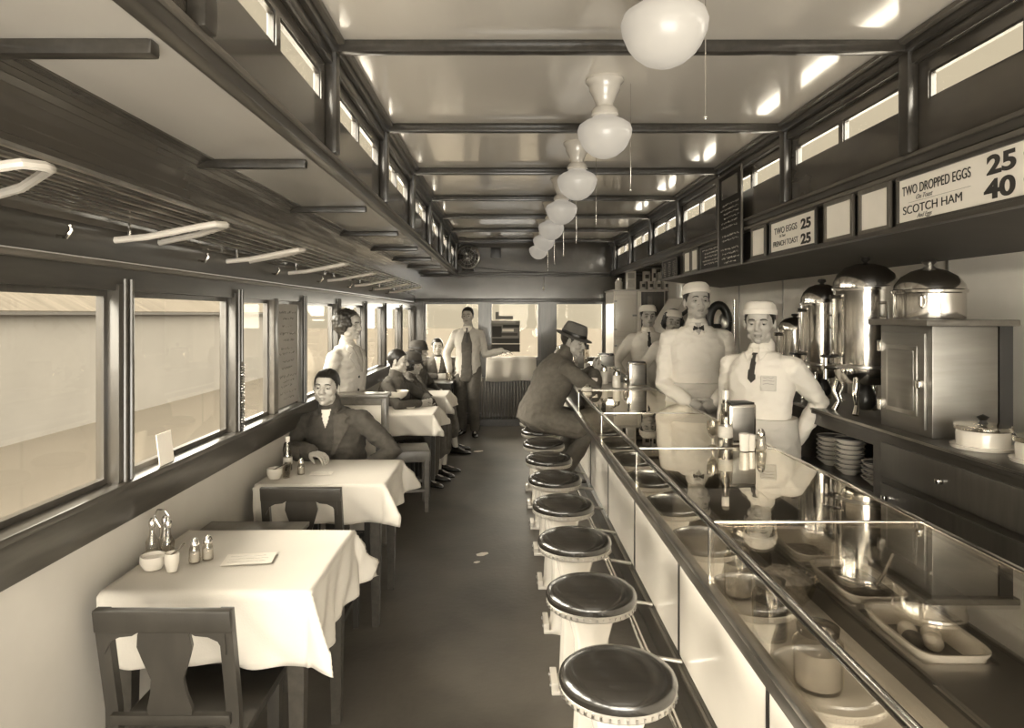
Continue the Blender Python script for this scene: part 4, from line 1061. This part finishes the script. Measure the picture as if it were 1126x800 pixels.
def person(name, label, loc, rz, S=1.0, bw=1.0, pz=.93, pxy=(0, 0), lean=0.0, side=0.0, twist=0.0,
           head=(0, 0, 0), hfwd=.02, arms=None, legs=None, fem=False, hair='short', hat=None, tops=None, bottom='trousers',
           bmat='suit_dark', hairm='hair', shirt=None, tie=False, lapel=None, apron=False, collar=None, vox=.006,
           hands=None, pocket=False, cape=0, hem=.12, neckpatch=None, vest=False, group=None, face='skin', shoes=True, sleeve=1.0, mouth=0):
    t = thing(name, label, 'person', loc, rz, group); t.scale = (S, S, S)
    P = Vector((pxy[0], pxy[1], pz))
    R = Matrix.Rotation(twist, 3, 'Z') @ Matrix.Rotation(side, 3, 'Y') @ Matrix.Rotation(-lean, 3, 'X')
    r = R @ Vector((1,0,0)); f = R @ Vector((0,1,0)); u = R @ Vector((0,0,1))
    N = P+u*.52; sw = .178*bw if not fem else .158*bw
    Hc = N+(u*.45+Vector((0,0,1))*.55).normalized()*.143+f*hfwd
    HR = Matrix.Translation(Hc) @ (Matrix.Rotation(head[0], 4, 'Z') @ Matrix.Rotation(head[1], 4, 'X') @ Matrix.Rotation(head[2], 4, 'Y'))
    sh = [P+u*.418-r*sw, P+u*.418+r*sw]          # left image/right: index0 = -x (person's left is -x here), index1 = +x
    arms = arms or [((-.26, .04, .80-.93+pz), (0, -1, 0)), ((.26, .04, .80-.93+pz), (0, -1, 0))]
    el, wr = [], []
    for i in range(2):
        e_, w_ = ik(sh[i], arms[i][0], .285, .255, arms[i][1]); el.append(e_); wr.append(w_)
    hips = [P-r*.09-u*.03, P+r*.09-u*.03]
    legs = legs or [((-.10, .0, .09), (0, 1, 0)), ((.10, .02, .09), (0, 1, 0))]
    kn, an = [], []
    for i in range(2):
        k_, a_ = ik(hips[i], legs[i][0], .43, .42, legs[i][1]); kn.append(k_); an.append(a_)
    # ---- body
    mb = MB()
    def torso(mb, g=0, lo=-.10, k=1.0):
        w = bw*(.93 if fem else 1)
        rows = [(-.10, .150, .105), (0, .162*(1.05 if fem else 1), .118), (.10, .148, .110), (.20, .142, .108), (.30, .160, .120), (.37, .163, .115), (.42, .150, .102), (.46, .118, .085), (.50, .078, .066)]
        belly = (bw-1)*.10
        rows = [(z, a*w+g, b*w+g+(belly if -.05 < z < .35 else 0)) for z, a, b in rows if z >= lo-.001]
        mb.loft([(P+u*z+f*(.005 if z < .3 else 0), a, b) for z, a, b in rows], r, f, 24, 2.3)
    torso(mb, -.012)
    mb.limb([N-u*.06, N+u*.02, Hc+(HR.to_3x3() @ Vector((0, -.02, -.05)))], [.062*bw if not fem else .05, .054 if not fem else .045, .052 if not fem else .044])
    for i in range(2):
        sg = -1 if i == 0 else 1
        mb.limb([P+u*.42+r*sg*.07, sh[i], sh[i]*.5+el[i]*.5, el[i], el[i]*.6+wr[i]*.4, wr[i]], [.045, .046, .040, .034, .033, .023])
        mb.limb([hips[i], hips[i]*.5+kn[i]*.5, kn[i], kn[i]*.65+an[i]*.35, an[i]], [.082*bw, .070*bw, .050, .050, .034])
        tf = Vector(legs[i][2]) if len(legs[i]) > 2 else Vector((sg*.15, 1, 0)); tf.normalize()
        mb.limb([an[i]-Vector((0,0,.03))-tf*.02, an[i]-Vector((0,0,.055))+tf*.10], [.028, .022])
        hd = (hands or [{}, {}])[i]
        d = hd.get('d', (wr[i]-el[i])); n_ = hd.get('n', -r*sg); sd = hd.get('t', f)
        hand(mb, wr[i], d, n_, sd, .98 if not fem else .9, hd.get('curl', .3))
    head_parts(mb, HR, fem=fem)
    me = bake(mb, 'body', vox, 3 if vox < .0055 else 2)
    # eye sockets
    n = len(me.vertices); co = np.empty(n*3, 'f'); me.vertices.foreach_get('co', co); co = co.reshape(-1, 3)
    inv = np.array(HR.inverted()); loc_ = co @ inv[:3, :3].T+inv[:3, 3]
    fw = np.array(HR.to_3x3() @ Vector((0, 1, 0)))
    near = (np.abs(loc_[:, 2]) < .14) & (np.abs(loc_[:, 0]) < .11) & (loc_[:, 1] > .03)
    for sx in (-1, 1):
        dd = (loc_[:, 0]-sx*.031)**2/.016**2+(loc_[:, 2]-.004)**2/.011**2
        co -= (np.exp(-dd)*.0115*near)[:, None]*fw
    dd = (loc_[:, 0])**2/.017**2+(loc_[:, 2]+.0637)**2/.0025**2
    co -= (np.exp(-dd)*.004*near)[:, None]*fw
    me.vertices.foreach_set('co', co.ravel()); me.update()
    me.materials.append(M(face)); me.materials.append(M('lip'))
    # lips
    npz = len(me.polygons); ce = np.empty(npz*3, 'f'); me.polygons.foreach_get('center', ce); ce = ce.reshape(-1, 3) @ inv[:3, :3].T+inv[:3, 3]
    mi = ((((ce[:, 0]/.022)**2+((ce[:, 2]+.064)/.0085)**2) < 1) & (ce[:, 1] > .05)).astype('i'); me.polygons.foreach_set('material_index', mi)
    body = link('body', me, t)
    bvh_me = me
    # ---- eyes and brows
    for sx in (-1, 1):
        q = MB().ell((0,0,0), (.0125, .0125, .0105), mx=HR @ Matrix.Translation((sx*.031, .0715, .003)), seg=14)
        em = q.mesh('eye', 'eye_white'); em.materials.append(M('black'))
        hi = HR.inverted()
        for pl in em.polygons:
            c = hi @ pl.center
            if (c.x-sx*.031)**2+(c.z-.002)**2 < .0065**2 and c.y > .07: pl.material_index = 1
        link('eye', em, t)
        MB().ell((0,0,0), (.0142, .0140, .0075), mx=HR @ Matrix.Translation((sx*.031, .0712, .0088)) @ Matrix.Rotation(-.25, 4, 'X'), seg=14).build('eyelid', face, t)
        pts = [HR @ Vector((sx*x, y, z)) for x, y, z in ((.014, .0935, .0225), (.026, .0935, .0265), (.040, .085, .0255), (.050, .073, .0185))]
        MB().tube(pts, [.0028, .0034, .003, .0015], 8).build('eyebrow', hairm, t)
    # ---- hair
    vs_ = loc_
    def smooth(a, b, x): q = np.clip((x-a)/(b-a), 0, 1); return q*q*(3-2*q)
    y = vs_[:, 1]
    bot = {'short': -.068, 'bob': -.085, 'curly': -.075}[hair]; temple = {'short': -.005, 'bob': -.06, 'curly': -.045}[hair]
    thr = np.interp(y, [-.10, -.045, -.03 if hair == 'short' else .005, .015, .045, .07, .2], [bot, bot, temple-.01, temple, .045, .066, .07])
    inh = (vs_[:, 2] > thr) & (np.abs(vs_[:, 0]) < .11) & (np.abs(y) < .13) & (vs_[:, 2] < .16)
    if hair == 'short': inh &= ~((np.abs(vs_[:, 0]) > .0765) & (vs_[:, 2] < .03))
    th = {'short': .0075, 'bob': .022, 'curly': .036}[hair]
    bm = bmesh.new(); bm.from_mesh(me); ids = bm.verts.layers.int.new('id'); bm.verts.ensure_lookup_table()
    kill = [v for v in bm.verts if not inh[v.index]]
    nrm = {v.index: v.normal.copy() for v in bm.verts if inh[v.index]}
    for v in bm.verts: v[ids] = v.index
    bmesh.ops.delete(bm, geom=kill, context='VERTS')
    for v in bm.verts:
        i = v[ids]; l = vs_[i]; d = th*min(1, max(.15, (l[2]-thr[i])/.02))
        if hair != 'short':
            d *= .55+.45*(1-min(1, max(0, (l[1]-.01)/.06)))
            d *= 1+(.55 if hair == 'curly' else .25)*noise.noise(Vector(l)*34)
            d *= .35+.65*min(1, max(0, (.075-l[1])/.05)) if l[2] < .05 else 1
        else:
            d *= 1+.25*noise.noise(Vector((l[0]*90, l[1]*20, l[2]*90)))
            if abs(l[0]+.02) < .004 and l[1] > .0: d *= .5
        v.co += nrm[i]*d
    hm = bpy.data.meshes.new('hair'); bm.to_mesh(hm); bm.free()
    hm.materials.clear(); hm.materials.append(M(hairm)); hm.shade_smooth()
    if hair == 'curly':
        q = MB(); q.ell((0,0,0), (.094, .098, .090), mx=HR @ Matrix.Translation((0, -.028, .032))); rr = random.Random(4)
        for k in range(230):
            a = rr.uniform(0, 2*PI); z = rr.uniform(-.95, 1); c_ = math.sqrt(1-z*z)
            p = (.094*c_*math.cos(a), -.028+.098*c_*math.sin(a), .024+.092*z)
            if p[1] > .045 and p[2] < .070: continue
            if p[1] > .015 and p[2] < .0: continue
            q.ell((0,0,0), (rr.uniform(.013, .020),)*3, mx=HR @ Matrix.Translation(p), seg=8)
        hm = bake(q, 'hair', .006, 1); hm.materials.append(M(hairm)); th = 0
    ho = link('hair', hm, t); so = ho.modifiers.new('s', 'SOLIDIFY'); so.thickness = th*.8+.004; so.offset = -1
    # ---- hats
    HX = HR.to_3x3() @ Vector((1,0,0)); HY = HR.to_3x3() @ Vector((0,1,0)); HZ = HR.to_3x3() @ Vector((0,0,1))
    def hring(rows, m, nm, tilt=0, p=2.0, yo=-.012, par=None):
        T = HR @ Matrix.Rotation(tilt, 4, 'X')
        X = T.to_3x3() @ Vector((1,0,0)); Y = T.to_3x3() @ Vector((0,1,0))
        return MB().loft([(T @ Vector((0, yo+o_, z)), a, b) for z, a, b, o_ in rows], X, Y, 40, p).build(nm, m, par or t)
    if hat == 'cap':
        c_ = hring([(.048, .083, .104, 0), (.052, .086, .107, 0), (.076, .088, .108, 0), (.078, .085, .105, 0), (.103, .080, .100, -.002), (.118, .066, .084, -.002), (.122, .03, .04, 0)], 'cotton_white', 'cap', .10, 2.1)
        hring([(.0485, .0875, .1085, 0), (.050, .0885, .1095, 0), (.073, .0900, .1105, 0), (.075, .0885, .109, 0)], 'cotton_white', 'cap_band', .10, 2.1, par=None)
    elif hat == 'fedora':
        br = hring([(.040, .135, .160, .0), (.0445, .137, .162, 0), (.052, .10, .125, 0), (.056, .088, .110, 0), (.050, .086, .108, 0), (.044, .10, .125, 0)], 'felt', 'hat_brim', -.10)
        hring([(.046, .088, .110, 0), (.10, .084, .105, 0), (.135, .072, .094, 0), (.152, .060, .084, 0), (.150, .04, .06, 0), (.135, .018, .04, 0)], 'felt', 'hat_crown', -.10)
        hring([(.054, .0905, .1125, 0), (.056, .0915, .1135, 0), (.080, .089, .1105, 0), (.082, .087, .109, 0)], 'black', 'hat_band', -.10)
    elif hat == 'cloche':
        hring([(.018, .104, .126, 0), (.022, .108, .130, 0), (.035, .098, .116, 0), (.075, .094, .112, 0), (.115, .078, .094, 0), (.135, .045, .06, 0), (.139, .01, .01, 0)], 'felt_dark', 'cloche_hat', .06)
        hring([(.040, .099, .118, 0), (.042, .1005, .1195, 0), (.060, .099, .1175, 0), (.062, .097, .115, 0)], 'black', 'hat_band', .06)
    # ---- top garment
    if tops:
        tm, tn = tops
        mb = MB(); g = .016 if vox < .0055 else .018
        torso(mb, g, lo=-.10)
        if hem > 0 and pz > .8:
            w = bw*(.93 if fem else 1)
            mb.loft([(P-u*.05, .165*w+g, .122*w+g), (P-u*hem, .175*w+g, .130*w+g), (P-u*(hem+.01), .17*w+g, .125*w+g)], r, f, 24, 2.3)
        cu = .030 if tm.startswith('coat') else .012
        mb.limb([N-u*.05, N-u*.005, N+u*cu-f*(.022 if shirt else .004)], [.078*min(bw,1.05), .070, .064] if not fem else [.066, .058, .053])
        for i in range(2):
            sg = -1 if i == 0 else 1
            ctrl = [P+u*.445+r*sg*.055, sh[i], sh[i]*.5+el[i]*.5, el[i], el[i]*.5+wr[i]*.5, wr[i]-(wr[i]-el[i]).normalized()*.012]
            k = g/.016
            mb.limb(ctrl, [.052*bw, .062*bw, .058*bw, .053*sleeve, .049*sleeve, .041*sleeve])
            mb.limb([N-u*.045+r*sg*.02, N-u*.075+r*sg*.09, sh[i]+u*.012], [.045*bw, .045*bw, .050*bw])
            if cape:     # coat skirts over the thighs when seated
                q = hips[i]*(1-cape)+kn[i]*cape
                mb.limb([hips[i]+Vector((0,0,.01)), q], [.105*bw, .092*bw])
        if cape: mb.limb([(hips[0]+hips[1])/2+f*.05, ((hips[0]+hips[1])/2*(1-cape)+(kn[0]+kn[1])/2*cape)], [.10, .07])
        tme = bake(mb, tn, .0075 if vox < .0055 else .010, 3, fold=.009, seed=len(label)); tme.materials.append(M(tm)); link(tn, tme, t)
        bvh_me = tme
    # ---- bottom garment
    mb = MB()
    if bottom == 'skirt':
        mid = (hips[0]+hips[1])/2; km = (kn[0]+kn[1])/2
        if pz > .8: mb.loft([(P+u*.12, .15, .12), (P, .18, .135), (P-u*.15, .19, .15), (P-u*.40, .20, .165), (P-u*.55, .205, .17)], r, f, 24, 2.1)
        else:
            for i in range(2): mb.limb([hips[i], kn[i], kn[i]*.4+an[i]*.6], [.115, .085, .080])
            mb.limb([mid, km], [.11, .075]); mb.limb([km, km*.4+(an[0]+an[1])*.3], [.075, .07])
            mb.ell(P, (.17, .14, .13))
    else:
        torso_rows = [(-.10, .150, .105), (0, .165, .120), (.10, .150, .112), (.13, .147, .108)]
        mb.loft([(P+u*z, a*bw+.008, b*bw+.008) for z, a, b in torso_rows], r, f, 22, 2.2)
        for i in range(2):
            a2 = an[i]+(kn[i]-an[i]).normalized()*.0
            mb.limb([hips[i], hips[i]*.5+kn[i]*.5, kn[i], kn[i]*.5+an[i]*.5, a2], [.102*bw, .090*bw, .074, .070, .064])
    bme = bake(mb, bottom, .010, 3, fold=.008, seed=len(label)+3); bme.materials.append(M(bmat)); link(bottom, bme, t)
    # ---- shoes
    for i in range(2):
        sg = -1 if i == 0 else 1
        tf = Vector(legs[i][2]) if len(legs[i]) > 2 else Vector((sg*.15, 1, 0)); tf.normalize(); sd = Vector((-tf.y, tf.x, 0))*-1
        a = Vector((an[i].x, an[i].y, an[i].z-.09))
        up = Vector((0,0,1)); rows = []
        for q, wd, hh in ((-.075, .022, .05), (-.06, .033, .075), (-.01, .037, .095), (.04, .038, .075), (.09, .043, .052), (.14, .042, .042), (.175, .030, .030), (.19, .012, .018)):
            rows.append([a+tf*q+sd*(wd*math.copysign(abs(math.cos(2*PI*k/20))**.8, math.cos(2*PI*k/20)))+up*(hh/2+hh/2*math.sin(2*PI*k/20)) for k in range(20)])
        MB().rings(rows).build('shoe', 'shoe' if not fem else 'shoe', t)
    # ---- patches lying on the garment
    tree_me = bvh_me
    bt = BVHTree.FromPolygons([v.co for v in tree_me.vertices], [p.vertices[:] for p in tree_me.polygons])
    def inside(poly, x, z):
        c = False; j = len(poly)-1
        for i in range(len(poly)):
            xi, zi = poly[i]; xj, zj = poly[j]
            if (zi > z) != (zj > z) and x < (xj-xi)*(z-zi)/(zj-zi)+xi: c = not c
            j = i
        return c
    def patch(nm, m, poly, off, th=.004, cell=.006, name_mat=None, frame=None):
        xs = [p[0] for p in poly]; zs = [p[1] for p in poly]
        nx = int((max(xs)-min(xs))/cell)+1; nz = int((max(zs)-min(zs))/cell)+1
        bm = bmesh.new(); cache = {}
        def vert(i, j):
            if (i, j) in cache: return cache[(i, j)]
            x = min(xs)+i*cell; z = min(zs)+j*cell
            o_ = P+r*x+u*z+f*.5; h = bt.ray_cast(o_, -f, 1.0)
            v = bm.verts.new(h[0]+f*off) if h[0] is not None and (h[0]-P-u*z).dot(f) > -.02 else None
            cache[(i, j)] = v; return v
        for i in range(nx):
            for j in range(nz):
                if inside(poly, min(xs)+(i+.5)*cell, min(zs)+(j+.5)*cell):
                    q = [vert(i, j), vert(i+1, j), vert(i+1, j+1), vert(i, j+1)]
                    if None in q: continue
                    y_ = [v.co.dot(f) for v in q]
                    if max(y_)-min(y_) < .05: bm.faces.new(q)
        for v in [v for v in bm.verts if not v.link_faces]: bm.verts.remove(v)
        todo = set(bm.verts); isl = []
        while todo:
            st = [todo.pop()]; cur = set(st)
            while st:
                for e_ in st.pop().link_edges:
                    for v in e_.verts:
                        if v in todo: todo.discard(v); cur.add(v); st.append(v)
            isl.append(cur)
        if len(isl) > 1:
            big = max(isl, key=len); bmesh.ops.delete(bm, geom=[v for c_ in isl if c_ is not big for v in c_], context='VERTS')
        bmesh.ops.smooth_vert(bm, verts=bm.verts, factor=.4, use_axis_x=True, use_axis_y=True, use_axis_z=True)
        bmesh.ops.recalc_face_normals(bm, faces=bm.faces)
        me_ = bpy.data.meshes.new(nm); bm.to_mesh(me_); bm.free(); me_.materials.append(M(m)); me_.shade_smooth()
        ob = link(nm, me_, t); so = ob.modifiers.new('s', 'SOLIDIFY'); so.thickness = th; so.offset = 0
        return ob
    if vest: patch('vest', 'suit_dark', [(-.03, .46), (.03, .46), (.072, .30), (.066, .05), (.09, -.22), (-.09, -.22), (-.066, .05), (-.072, .30)], .0025)
    if neckpatch:     # bare skin V
        patch('neck_opening', face, [(-.05, .53), (.05, .53), (0, neckpatch)], .003)
    if shirt:
        wv, zb = shirt
        patch('shirt_front', 'cotton_white', [(-wv, .53), (wv, .53), (wv*.5, (zb+.5)/2), (0, zb), (-wv*.5, (zb+.5)/2)], .003)
    if collar:
        for sx in (-1, 1):
            patch('collar', collar, [(sx*.012, .505), (sx*.035, .455), (sx*.065, .50), (sx*.06, .53), (sx*.02, .53)], .009)
    if tie == 'bow':
        for sx in (-1, 1): patch('bow_tie', 'tie', [(0, .497), (sx*.032, .512), (sx*.034, .478), (0, .488)], .014)
    elif tie:
        zb = tie if isinstance(tie, float) else .30
        patch('necktie', 'tie', [(-.014, .503), (.014, .503), (.010, .482), (.022, zb+.02), (0, zb), (-.022, zb+.02), (-.010, .482)], .009)
    if lapel:
        lm, wv, zb = lapel
        for sx in (-1, 1):
            patch('lapel', lm, [(sx*.012, zb), (sx*wv*.55, (zb+.5)/2), (sx*.055, .525), (sx*(wv+.05), .47), (sx*(wv+.02), .45), (sx*(wv+.055), .425), (sx*.055, zb+.03)], .010, .006)
        for k in range(2): 
            zc = zb-.03-k*.10; h = bt.ray_cast(P+r*.02+u*zc+f*.5, -f, 1)
            if h[0] is not None: MB().ell(h[0], (.011, .006, .011), seg=12).build('button', 'black', t)
    if pocket:
        patch('pocket', 'cotton_shirt', [(-.125, .30), (-.045, .30), (-.045, .385), (-.125, .385)], .004, .003)
        rr = random.Random(2)
        q = MB()
        for k in range(3):
            pts = []
            for i in range(10):
                o_ = P+r*(-.115+.006*i)+u*(.372-.016*k+rr.uniform(-.003, .003))+f*.5; h = bt.ray_cast(o_, -f, 1)
                if h[0] is not None: pts.append(h[0]+f*.008)
            if len(pts) > 2: q.tube(pts, .0011, 5)
        q.build('stitched_lettering', 'ink_grey', t)
    if apron:
        mb = MB(); w = bw
        mb.loft([(P+u*.14, .160*w+.02, .130*w+.024), (P+u*.0, .172*w+.024, .138*w+.03), (P-u*.20, .185*w+.02, .15*w+.03), (P-u*.45, .19*w+.03, .16*w+.04), (P-u*.46, .18*w+.03, .15*w+.04)], r, f, 30, 2.4)
        ame = bake(mb, 'apron', .009, 2, fold=.012, seed=5); ame.materials.append(M(apron)); link('apron', ame, t)
        mb = MB(); mb.loft([(P+u*.115, .160*w+.028, .130*w+.034), (P+u*.145, .158*w+.028, .128*w+.034)], r, f, 40, 2.4).build('apron_band', apron, t)
    return t, dict(P=P, u=u, f=f, r=r, wr=wr, el=el, HR=HR)

R_ = math.radians
# right cook, seen from the waist up in front of the urns
person('person', 'person in white shirt, dark tie and white cap standing at the right before the urns', (1.42, 3.75, 0), R_(138), .985, 1.0,
    head=(R_(14), R_(-3), 0), arms=[((-.13, -.18, .93), (-.6, -.8, 0)), ((.225, .03, .87), (.3, -1, 0))], hands=[dict(d=(.9, -.1, -.35), n=(0, -1, 0), t=(0, 0, 1), curl=.4), {}],
    tops=('cotton_white', 'shirt'), hem=.0, bmat='trousers_grey', hat='cap', shirt=(.04, .41), tie=.34, collar='cotton_white', apron='cotton_shirt', pocket=True, vox=.0048)
# tall middle cook
person('person', 'tallest person behind the counter, in white cap and white jacket with clasped hands', (1.345, 4.74, 0), R_(172), 1.07, 1.0,
    head=(R_(8), R_(4), 0), arms=[((-.085, .22, .97), (-.6, -.8, -.2)), ((.085, .22, .97), (.6, -.8, -.2))], hands=[dict(d=(.8, .3, -.45), n=(0, -1, 0), t=(0, 0, 1), curl=.5), dict(d=(-.8, .3, -.45), n=(0, -1, 0), t=(0, 0, 1), curl=.5)],
    tops=('cotton_white', 'jacket'), hem=.16, bmat='trousers_grey', hat='cap', collar='cotton_white', neckpatch=.45, tie='bow', apron='cotton_shirt', vox=.005)
# far cook
person('person', 'person in white cap, white coat and dark tie beside the icebox', (1.53, 7.2, 0), R_(175), 1.0, 1.0,
    head=(R_(5), 0, 0), arms=[((-.24, .12, .90), (-1, -.4, 0)), ((.24, .12, .90), (1, -.4, 0))], tops=('cotton_white', 'coat'), hem=.2, bmat='cotton_shirt', hat='cap', shirt=(.04, .41), tie=.34, collar='cotton_white', vox=.0065)
person('person', 'shorter person in white cap and coat peering out behind the tallest one', (1.60, 6.45, 0), R_(178), .965, .95,
    head=(R_(0), R_(2), R_(-8)), arms=[((-.22, .10, .90), (-1, -.4, 0)), ((.22, .10, .90), (1, -.4, 0))], tops=('cotton_white', 'coat'), hem=.2, bmat='cotton_shirt', hat='cap', fem=True, hair='bob', collar='cotton_white', neckpatch=.44, vox=.0065)
# customer in fedora on a stool
person('person', 'person in a grey fedora and brown overcoat hunched on a stool at the counter', (.29, 5.74, 0), R_(-78), 1.03, 1.12,
    pz=.76, pxy=(0, .0), lean=R_(26), head=(R_(-38), R_(-14), 0), hfwd=.055,
    arms=[((-.03, .48, 1.10), (-.8, .1, -.6)), ((.08, .46, 1.09), (.8, .1, -.6))], hands=[dict(d=(.3, .5, .4), n=(.6, -.6, .3), t=(0, 0, 1), curl=.6), dict(d=(-.3, .5, .3), n=(-.6, -.6, .3), t=(0, 0, 1), curl=.6)],
    legs=[((-.12, .20, .30), (-.2, 1, .2)), ((.12, .18, .30), (.2, 1, .2))], tops=('coat_brown', 'overcoat'), cape=.75, bmat='trousers_grey', hat='fedora', hairm='hair_brown', vox=.006, collar='coat_brown', sleeve=1.15)
# man in overcoat at second table
person('person', 'person with slicked dark hair in dark overcoat seated at the second table', (-1.055, 4.45, 0), R_(172), .98, 1.13,
    pz=.54, pxy=(0, -.04), lean=R_(14), side=R_(5), head=(R_(6), R_(2), R_(-3)), hfwd=.03,
    arms=[((-.20, .20, .64), (-.8, -.4, 0)), ((.02, .43, .815), (.9, .1, -.3))], hands=[{}, dict(d=(-.92, .38, -.06), n=(0, 0, -1), t=(0, 1, 0), curl=.4)],
    legs=[((-.13, .42, .09), (-.1, 1, .5)), ((.13, .40, .09), (.1, 1, .5))], tops=('coat_dark', 'overcoat'), cape=.7, bmat='suit_dark', shirt=(.034, .43), lapel=('coat_lapel', .10, .24), vox=.0048, sleeve=1.25)
# waitress
person('person', 'person with curly dark hair in a pale coat standing behind the low cabinet', (-1.165, 5.09, 0), R_(-112), .965, 1.0,
    head=(R_(4), R_(-2), 0), arms=[((-.20, .10, .87), (-.4, -1, 0)), ((.20, .12, .88), (.4, -1, 0))], tops=('jacket_light', 'coat'), hem=.3, bottom='skirt', bmat='jacket_light', fem=True, hair='curly', hairm='hair_brown', neckpatch=.40, lapel=('jacket_light', .055, .30), vox=.0055)
# people seated along the wall
seatlegs = [((-.11, .40, .09), (0, 1, .4)), ((.11, .42, .09), (0, 1, .4))]
lap = [((-.12, .28, .70), (-1, -.2, -.2)), ((.10, .30, .70), (1, -.2, -.2))]
person('person', 'young hatless person with short dark hair in a dark coat, seated facing right', (-1.09, 6.62, 0), R_(-105), .97, 1.05,
    pz=.54, lean=R_(6), head=(R_(8), R_(-4), 0), arms=[((-.10, .38, .80), (-1, -.2, -.2)), ((.12, .36, .80), (1, -.2, -.2))], legs=seatlegs, tops=('coat_dark', 'overcoat'), cape=.8, bmat='suit_dark', collar='coat_lapel', vox=.0065, face='skin_far')
person('person', 'person in the lower dark hat and dark coat, seated, face turned right', (-1.0, 7.02, 0), R_(-105), .94, 1.0,
    pz=.52, lean=R_(6), head=(R_(10), R_(-6), R_(6)), arms=lap, legs=seatlegs, tops=('coat_dark', 'overcoat'), cape=.85, bottom='skirt', bmat='coat_dark', hair='bob', hairm='hair', hat='cloche', fem=True, collar='coat_dark', vox=.0065, face='skin_far')
person('person', 'person in the taller dark hat sitting farther back against the window post', (-1.05, 8.08, 0), R_(-95), .98, 1.0,
    pz=.54, lean=R_(4), head=(R_(5), R_(-4), 0), arms=lap, legs=[((-.11, .48, .09), (0, 1, .4)), ((.11, .52, .09), (0, 1, .4))], tops=('coat_dark', 'overcoat'), cape=.95, bottom='skirt', bmat='coat_dark', hair='bob', hat='cloche', fem=True, collar='coat_dark', vox=.0065, face='skin_far')
person('person', 'person in a dark suit, white shirt and light tie seated at the far bare table', (-.93, 9.50, 0), R_(-165), .98, 1.0,
    pz=.54, lean=R_(8), head=(R_(-8), R_(-4), 0), arms=[((-.16, .34, .80), (-1, -.2, -.2)), ((.05, .36, .80), (1, -.2, -.2))], legs=seatlegs, tops=('suit_dark', 'jacket'), cape=.25, bmat='suit_dark', shirt=(.045, .30), tie=False, lapel=('coat_lapel', .06, .26), vox=.0065, face='skin_far')
# man in white jacket at the far end
person('person', 'person in a long white jacket and dark trousers standing at the far end, arm out', (-.47, 9.15, 0), R_(176), 1.0, .97,
    head=(R_(-6), 0, 0), arms=[((-.46, .02, 1.13), (-.3, -.2, -1)), ((.24, .04, .84), (1, -.3, 0))], hands=[dict(d=(-1, .1, -.15), n=(0, 0, -1), t=(0, 1, 0), curl=.15), {}],
    legs=[((-.10, .06, .09), (0, 1, 0)), ((.08, -.03, .09), (0, 1, 0), (.35, 1, 0))], tops=('jacket_light', 'jacket'), hem=.20, bmat='suit_dark', shirt=(.04, .40), vox=.0065, collar='cotton_white', tie=.30, vest=True)
